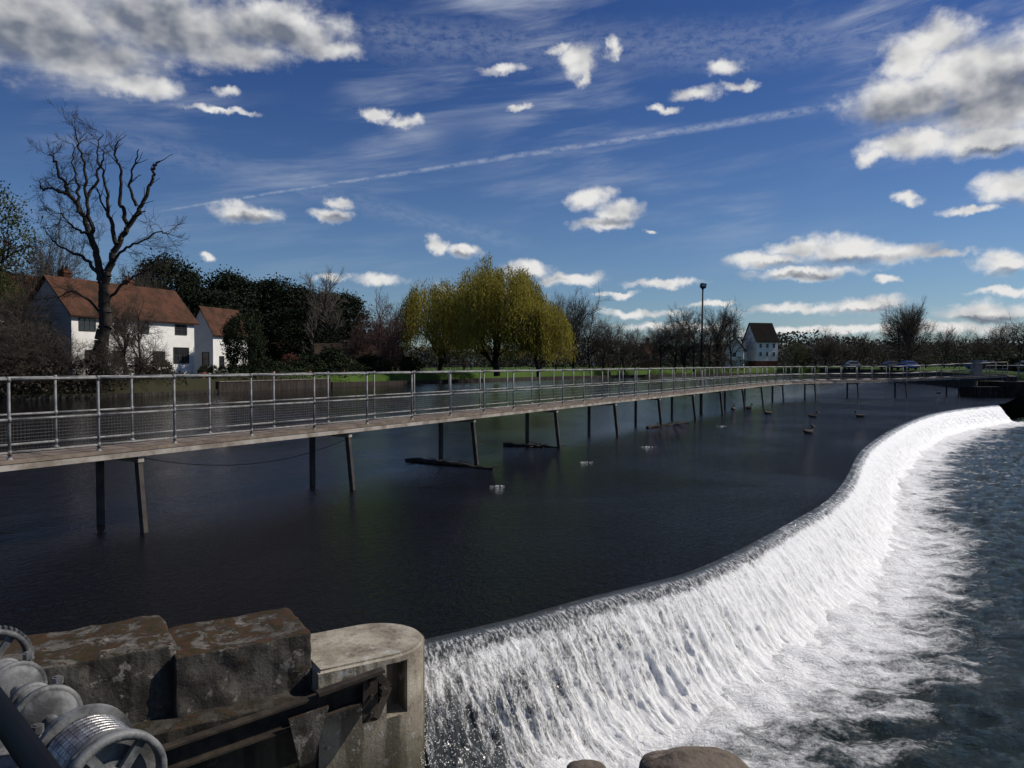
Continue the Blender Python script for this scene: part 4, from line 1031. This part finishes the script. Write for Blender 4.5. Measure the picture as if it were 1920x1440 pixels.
# ------------------------------------------------------------ buildings
def house(name,org,u,L_,Dp,eave,ridge,wallm,roofm,label,wins=(),gwins=(),chim=(),gable_m=None,z=1.2,framem=None,doors=()):
    rz=math.atan2(u[1],u[0]);e=empty(name,(org[0],org[1],z),rz);top(e,label,'house' if 'house' in name else 'building')
    v=[(0,0,-.5),(L_,0,-.5),(L_,Dp,-.5),(0,Dp,-.5),(0,0,eave),(L_,0,eave),(L_,Dp,eave),(0,Dp,eave),(0,Dp/2,ridge-.12),(L_,Dp/2,ridge-.12)]
    if gable_m is None:
        mesh_obj('wall',v,[(0,1,5,4),(2,3,7,6),(3,0,4,8,7),(1,2,6,9,5)],wallm,e)
    else:
        mesh_obj('wall',[v[i] for i in(0,1,5,4)],[(0,1,2,3)],wallm,e)
        mesh_obj('wall',[v[i] for i in(2,3,7,6)],[(0,1,2,3)],wallm,e)
        mesh_obj('gable_wall',[v[i] for i in(3,0,4,8,7)],[(0,1,2,3,4)],gable_m,e)
        mesh_obj('gable_wall',[v[i] for i in(1,2,6,9,5)],[(0,1,2,3,4)],gable_m,e)
    ov=.35;sl_=(ridge-eave)/(Dp/2);mb=MB();th=.14;zz=eave-ov*sl_
    pr=[(-ov,zz),(Dp/2,ridge),(Dp+ov,zz),(Dp+ov,zz+th),(Dp/2,ridge+th),(-ov,zz+th)]
    vv=[(-ov,y,q) for y,q in pr]+[(L_+ov,y,q) for y,q in pr]
    mb.add(vv,[(i,(i+1)%6,6+(i+1)%6,6+i) for i in range(6)]+[(0,5,4,1),(1,4,3,2),(6,7,10,11),(7,8,9,10)])
    mb.obj('roof',roofm,e)
    fm=framem or M_frame
    def win(face,x,zc,w_,h):
        we=empty('window',(0,0,0));we.parent=e
        if face=='f': we.location=(x,-.0,zc)
        elif face=='g': we.location=(0,x,zc);we.rotation_euler=(0,0,-math.pi/2)
        mb=MB();mb.box(-w_/2,-.03,-h/2,w_/2,-.006,h/2);mb.obj('pane',M_glass,we)
        mb=MB();t_=.07
        for (a,b_,c_,d_) in((-w_/2-t_,-h/2-t_,w_/2+t_,-h/2),(-w_/2-t_,h/2,w_/2+t_,h/2+t_),(-w_/2-t_,-h/2,-w_/2,h/2),(w_/2,-h/2,w_/2+t_,h/2)):
            mb.box(a,-.07,b_,c_,-.004,d_)
        k=max(1,round(w_/.6))
        for i in range(1,k): xx=-w_/2+w_*i/k;mb.box(xx-.03,-.06,-h/2,xx+.03,-.032,h/2)
        mb.box(-w_/2,-.058,-.025,w_/2,-.033,.025)
        mb.obj('frame',fm,we)
    for q in wins: win('f',*q)
    for q in gwins: win('g',*q)
    for x,y,w_,h in chim:
        mb=MB();mb.box(x-w_/2,y-w_/2*.8,eave,x+w_/2,y+w_/2*.8,ridge+h);mb.box(x-w_/2-.08,y-w_/2*.8-.08,ridge+h-.25,x+w_/2+.08,y+w_/2*.8+.08,ridge+h-.12)
        for s_ in(-.25,.25): mb.tube((x+s_*w_,y,ridge+h),(x+s_*w_,y,ridge+h+.4),.13,.11)
        mb.obj('chimney',M_brick,e)
    for x,w_,h in doors:
        mb=MB();mb.box(x-w_/2,-.05,0,x+w_/2,-.005,h);mb.obj('door',M_fram2,e)
    return e
u1=Vector((.32,.95,0)).normalized()
house('white_house',(-37.8,66),u1,14.8,5.4,5.9,9.0,M_white,M_roof,'white rendered house with a red clay tile roof',
 wins=[(1.6,4.9,1.6,1.0),(5.2,4.9,1.1,1.0),(8.0,4.9,1.1,1.0),(12.9,4.9,1.5,.9),(12.9,2.3,2.0,1.5),(9.9,2.0,1.4,1.2),(2.0,2.0,1.2,1.2),(5.0,2.0,1.2,1.2)],gwins=[(2.7,4.5,.9,1.0)],chim=[(2.6,3.6,.8,.9),(9.4,3.2,.7,.7)],gable_m=M_greyw,framem=M_fram2,doors=[(7.4,1.1,2.1)])
house('white_house',(PX(400,90),90),(0.25,.97),7,3.2,5.3,8.1,M_white,M_roof,'small white gabled house with flint side wall',gable_m=M_white,framem=M_fram2,wins=[(1.6,1.6,.8,1.4)],gwins=[(1.0,2.0,.8,1.5)])
house('white_house',(PX(366,96),95.5),(1,.12),2.2,5,5.0,7.6,M_flint,M_roof,'flint cottage wing with a red tile roof',wins=[(1.0,2.2,.7,1.2)],framem=M_fram2)
house('white_house',(PX(-60,72),72),(.32,.95),10,4.8,7,10.6,M_white,M_roof,'white house with steep red tile roof half hidden by trees',gable_m=M_white)
house('garden_barn',(PX(500,112),112),(.95,.3),16,5,2.8,5.0,M_flint,M_roofb,'long low barn with brown tiled roof',wins=[(4,1.4,1,1),(9,1.4,1,1)])
house('garden_barn',(PX(595,106),106),(.95,.3),9,4,2.4,4.2,M_flint,M_roofb,'small low outbuilding with brown tiled roof')
house('brick_house',(PX(1214,200),200),(.95,.3),3.4,4,4.2,6.6,M_brick,M_roof,'distant red brick cottage with a chimney',wins=[(1.2,3,.8,1.2)],chim=[(1,2,.8,1.6)])
# mill: tall block with steep dark pitched roof and a white gabled wing beside it, both on the bank
dm=203;ml=house('mill_building',(PX(1418,dm),dm),(.97,.25),6.4,6.4,7.6,12.3,M_white,M_roofd,'tall white weatherboarded mill with dark roof and brick base',wins=[(1.2,6.2,.7,1.0),(3.2,6.2,.7,1.0),(5.2,6.2,.7,1.0),(1.2,4.0,.7,1.0),(3.2,4.0,.7,1.0),(5.2,4.0,.7,1.0)],z=1.2)
mb=MB();mb.box(-.06,-.06,-.5,6.46,6.46,2.2);mb.obj('brick_base',M_brick,ml)
ml2=house('mill_wing_building',(PX(1394,201),201),(.35,.94),7,4.6,5.2,8.4,M_white,M_roofd,'lower white gabled mill wing with weathered roof',wins=[(2,3.6,.8,1),(4.5,3.6,.8,1)],gwins=[(2.3,3.8,.8,1)],z=1.2,gable_m=None)
cp=MB();cp.box(-.5,1.8,8.2,.5,2.8,10.0);cp.add([(-.7,1.6,10.0),(.7,1.6,10.0),(.7,3.0,10.0),(-.7,3.0,10.0),(0,2.3,11.2)],[(0,3,2,1),(0,1,4),(1,2,4),(2,3,4),(3,0,4)]);cp.obj('cupola',M_greyw,ml2)

# ------------------------------------------------------------ cars
def car_parts():
    pr=[(-2.1,.35),(-2.15,.75),(-2.0,.95),(-1.75,1.0),(-1.35,1.42),(-.2,1.48),(.45,1.40),(1.05,1.0),(1.9,.86),(2.1,.7),(2.12,.35)]
    v=[];f=[];n_=len(pr)
    for sy in(-1,1):
        for x,z in pr: v.append((x,sy*(.86 if z<1.05 else .64),z))
    for i in range(n_):
        j=(i+1)%n_;f.append((i,j,n_+j,n_+i))
    f.append(tuple(range(n_-1,-1,-1)));f.append(tuple(range(n_,2*n_)))
    return v,f
cols=[(.14,.14,.14),(.03,.03,.035),(.03,.09,.28),(.2,.2,.2),(.07,.02,.02),(.05,.055,.06),(.10,.105,.11),(.02,.02,.02)]
cm=[mat('car_paint',c,tuple(x*.9 for x in c),2,.45,.0,0,spec=.2) for c in cols]
M_tyre=mat('tyre',(.02,.02,.02),(.015,.015,.015),5,.9,0,0)
bme=[]
for m_ in cm:
    v,f=car_parts();o=mesh_obj('body',v,f,m_);bme.append(o.data);bpy.data.objects.remove(o)
mb=MB()
for s_ in(-1,1):
    mb.add([(-1.5,s_*.87,1.02),(.85,s_*.87,1.02),(.38,s_*.67,1.37),(-1.2,s_*.67,1.38)],[(0,1,2,3)])
mb.add([(.5,-.6,1.385),(1.08,-.76,1.02),(1.08,.76,1.02),(.5,.6,1.385)],[(0,1,2,3)]);mb.add([(-1.42,-.6,1.40),(-1.79,-.74,1.02),(-1.79,.74,1.02),(-1.42,.6,1.40)],[(0,1,2,3)])
o=mb.obj('window',M_glass);gme=o.data;bpy.data.objects.remove(o)
mb=MB();mb.lathe((0,-.1,0),(0,1,0),[(0,.2),(0,.31),(.03,.33),(.17,.33),(.2,.31),(.2,.2)],18);o=mb.obj('wheel',M_tyre);wme=o.data;bpy.data.objects.remove(o)
names=['grey','black','blue','silver','dark red','charcoal','dark grey','black']
for i,x in enumerate((1597,1668,1700,1836,1862,1898)):
    d=128-i*3.6;k=(2 if x in(1836,1898) else (i*5)%8)
    e=empty('parked_car',(PX(x,d),d,1.62),R(80+(i*53)%25));top(e,names[k]+' parked car on the island behind the railing','car','cars parked on the island')
    for nm,me in(('body',bme[k]),('window',gme)):
        o=bpy.data.objects.new(nm,me);link(o);o.parent=e
    for wx in(-1.3,1.3):
        for wy in(-.78,.78):
            o=bpy.data.objects.new('wheel',wme);link(o);o.parent=e;o.location=(wx,wy,.33)

# ------------------------------------------------------------ ducks
M_duck=mat('duck_feathers',(.07,.05,.035),(.03,.025,.02),8,.8,0,.2)
M_drake=mat('dark_head_feathers',(.012,.03,.02),(.01,.02,.015),8,.5,0,0)
M_bill=mat('yellow_bill',(.4,.28,.05),(.35,.22,.04),4,.5,0,0)
def loft(rings,n_=12):
    v=[];f=[]
    for (x,z,ry,rz_) in rings:
        for i in range(n_):
            t_=2*math.pi*i/n_;v.append((x,math.cos(t_)*ry,z+math.sin(t_)*rz_))
    for k in range(len(rings)-1):
        for i in range(n_):
            j=(i+1)%n_;f.append((k*n_+i,(k+1)*n_+i,(k+1)*n_+j,k*n_+j))
    f.append(tuple(range(n_)));f.append(tuple(range(len(rings)*n_-1,(len(rings)-1)*n_-1,-1)));return v,f
for x,y,rz_ in((1525,782,0),(1613,782,2.8),(1517,812,.4),(1440,776,3.3),(1404,766,0),(1375,768,1),(1760,738,2)):
    d=CZ*F/(y-HZ);e=empty('duck',(PX(x,d),d,0),rz_,(.95,.95,.95));top(e,'brown duck floating on the dark water','duck','ducks on the river')
    v,f=loft([(-.30,.13,.01,.01),(-.24,.10,.05,.03),(-.15,.06,.10,.08),(0,.04,.13,.10),(.13,.05,.11,.09),(.19,.12,.06,.08),(.21,.19,.045,.05),(.215,.24,.04,.035)])
    mesh_obj('body',v,f,M_duck,e,True)
    v,f=loft([(.14,.27,.02,.02),(.17,.275,.045,.045),(.21,.28,.05,.05),(.26,.27,.035,.035),(.28,.265,.015,.015)]);mesh_obj('head',v,f,M_drake,e,True)
    v,f=loft([(.27,.26,.018,.012),(.31,.25,.02,.008),(.34,.248,.014,.005)],8);mesh_obj('bill',v,f,M_bill,e)

# ------------------------------------------------------------ people
def person(x,d,cloth,trs,rz_,label):
    e=empty('person',(PX(x,d),d,1.32),rz_);top(e,label,'person')
    me=bpy.data.meshes.new('body')
    J={'pel':(0,0,.95,.15),'che':(0,0,1.3,.17),'nek':(0,0,1.48,.06),'hd':(0,.02,1.62,.10),'ht':(0,.02,1.70,.085),
       'hl':(.1,0,.9,.09),'kl':(.11,.1,.5,.065),'al':(.11,.05,.08,.045),'tl':(.11,.2,.04,.04),'hr':(-.1,0,.9,.09),'kr':(-.11,-.02,.5,.065),'ar':(-.11,-.16,.1,.045),'tr':(-.11,-.03,.04,.04),
       'sl':(.2,0,1.4,.06),'el':(.26,-.05,1.13,.045),'wl':(.27,.06,.9,.035),'sr':(-.2,0,1.4,.06),'er':(-.26,.03,1.13,.045),'wr':(-.27,.14,.92,.035)}
    E_=[('pel','che'),('che','nek'),('nek','hd'),('hd','ht'),('pel','hl'),('hl','kl'),('kl','al'),('al','tl'),('pel','hr'),('hr','kr'),('kr','ar'),('ar','tr'),('che','sl'),('sl','el'),('el','wl'),('che','sr'),('sr','er'),('er','wr')]
    ks=list(J);me.from_pydata([J[k][:3] for k in ks],[(ks.index(a),ks.index(b_)) for a,b_ in E_],[])
    m_,N,b=new_mat('clothed_figure');tc=N.n('ShaderNodeTexCoord').outputs['Object'];s_=N.n('ShaderNodeSeparateXYZ');N.put(s_.inputs[0],tc)
    c=N.mix(N.ss(s_.outputs[2],.92,.94),(*trs,1),(*cloth,1));c=N.mix(N.ss(s_.outputs[2],1.49,1.5),c,(.45,.28,.2,1));N.put(b.inputs['Base Color'],c);b.inputs['Roughness'].default_value=.8
    me.materials.append(m_);o=bpy.data.objects.new('body',me);link(o);o.parent=e
    o.modifiers.new('s','SKIN');
    for i,k in enumerate(ks): me.skin_vertices[0].data[i].radius=(J[k][3],J[k][3])
    me.skin_vertices[0].data[0].use_root=True
    o.modifiers.new('u','SUBSURF').levels=1;o.modifiers['u'].render_levels=1
    mb=MB();mb.lathe((0,0,1.60),(0,0,1),[(0,.108),(.06,.115),(.12,.10),(.16,.06),(.175,.01)],12);mb.obj('hair',M_bark,e,True)
person(870,116,(.35,.08,.05),(.03,.04,.08),.6,'person in a red jacket walking on the lawn')
person(884,118,(.05,.06,.1),(.05,.05,.05),.4,'person in dark clothes walking on the lawn')
person(1112,148,(.5,.5,.5),(.03,.03,.04),2.0,'person in a pale top standing on the lawn')
print('done')
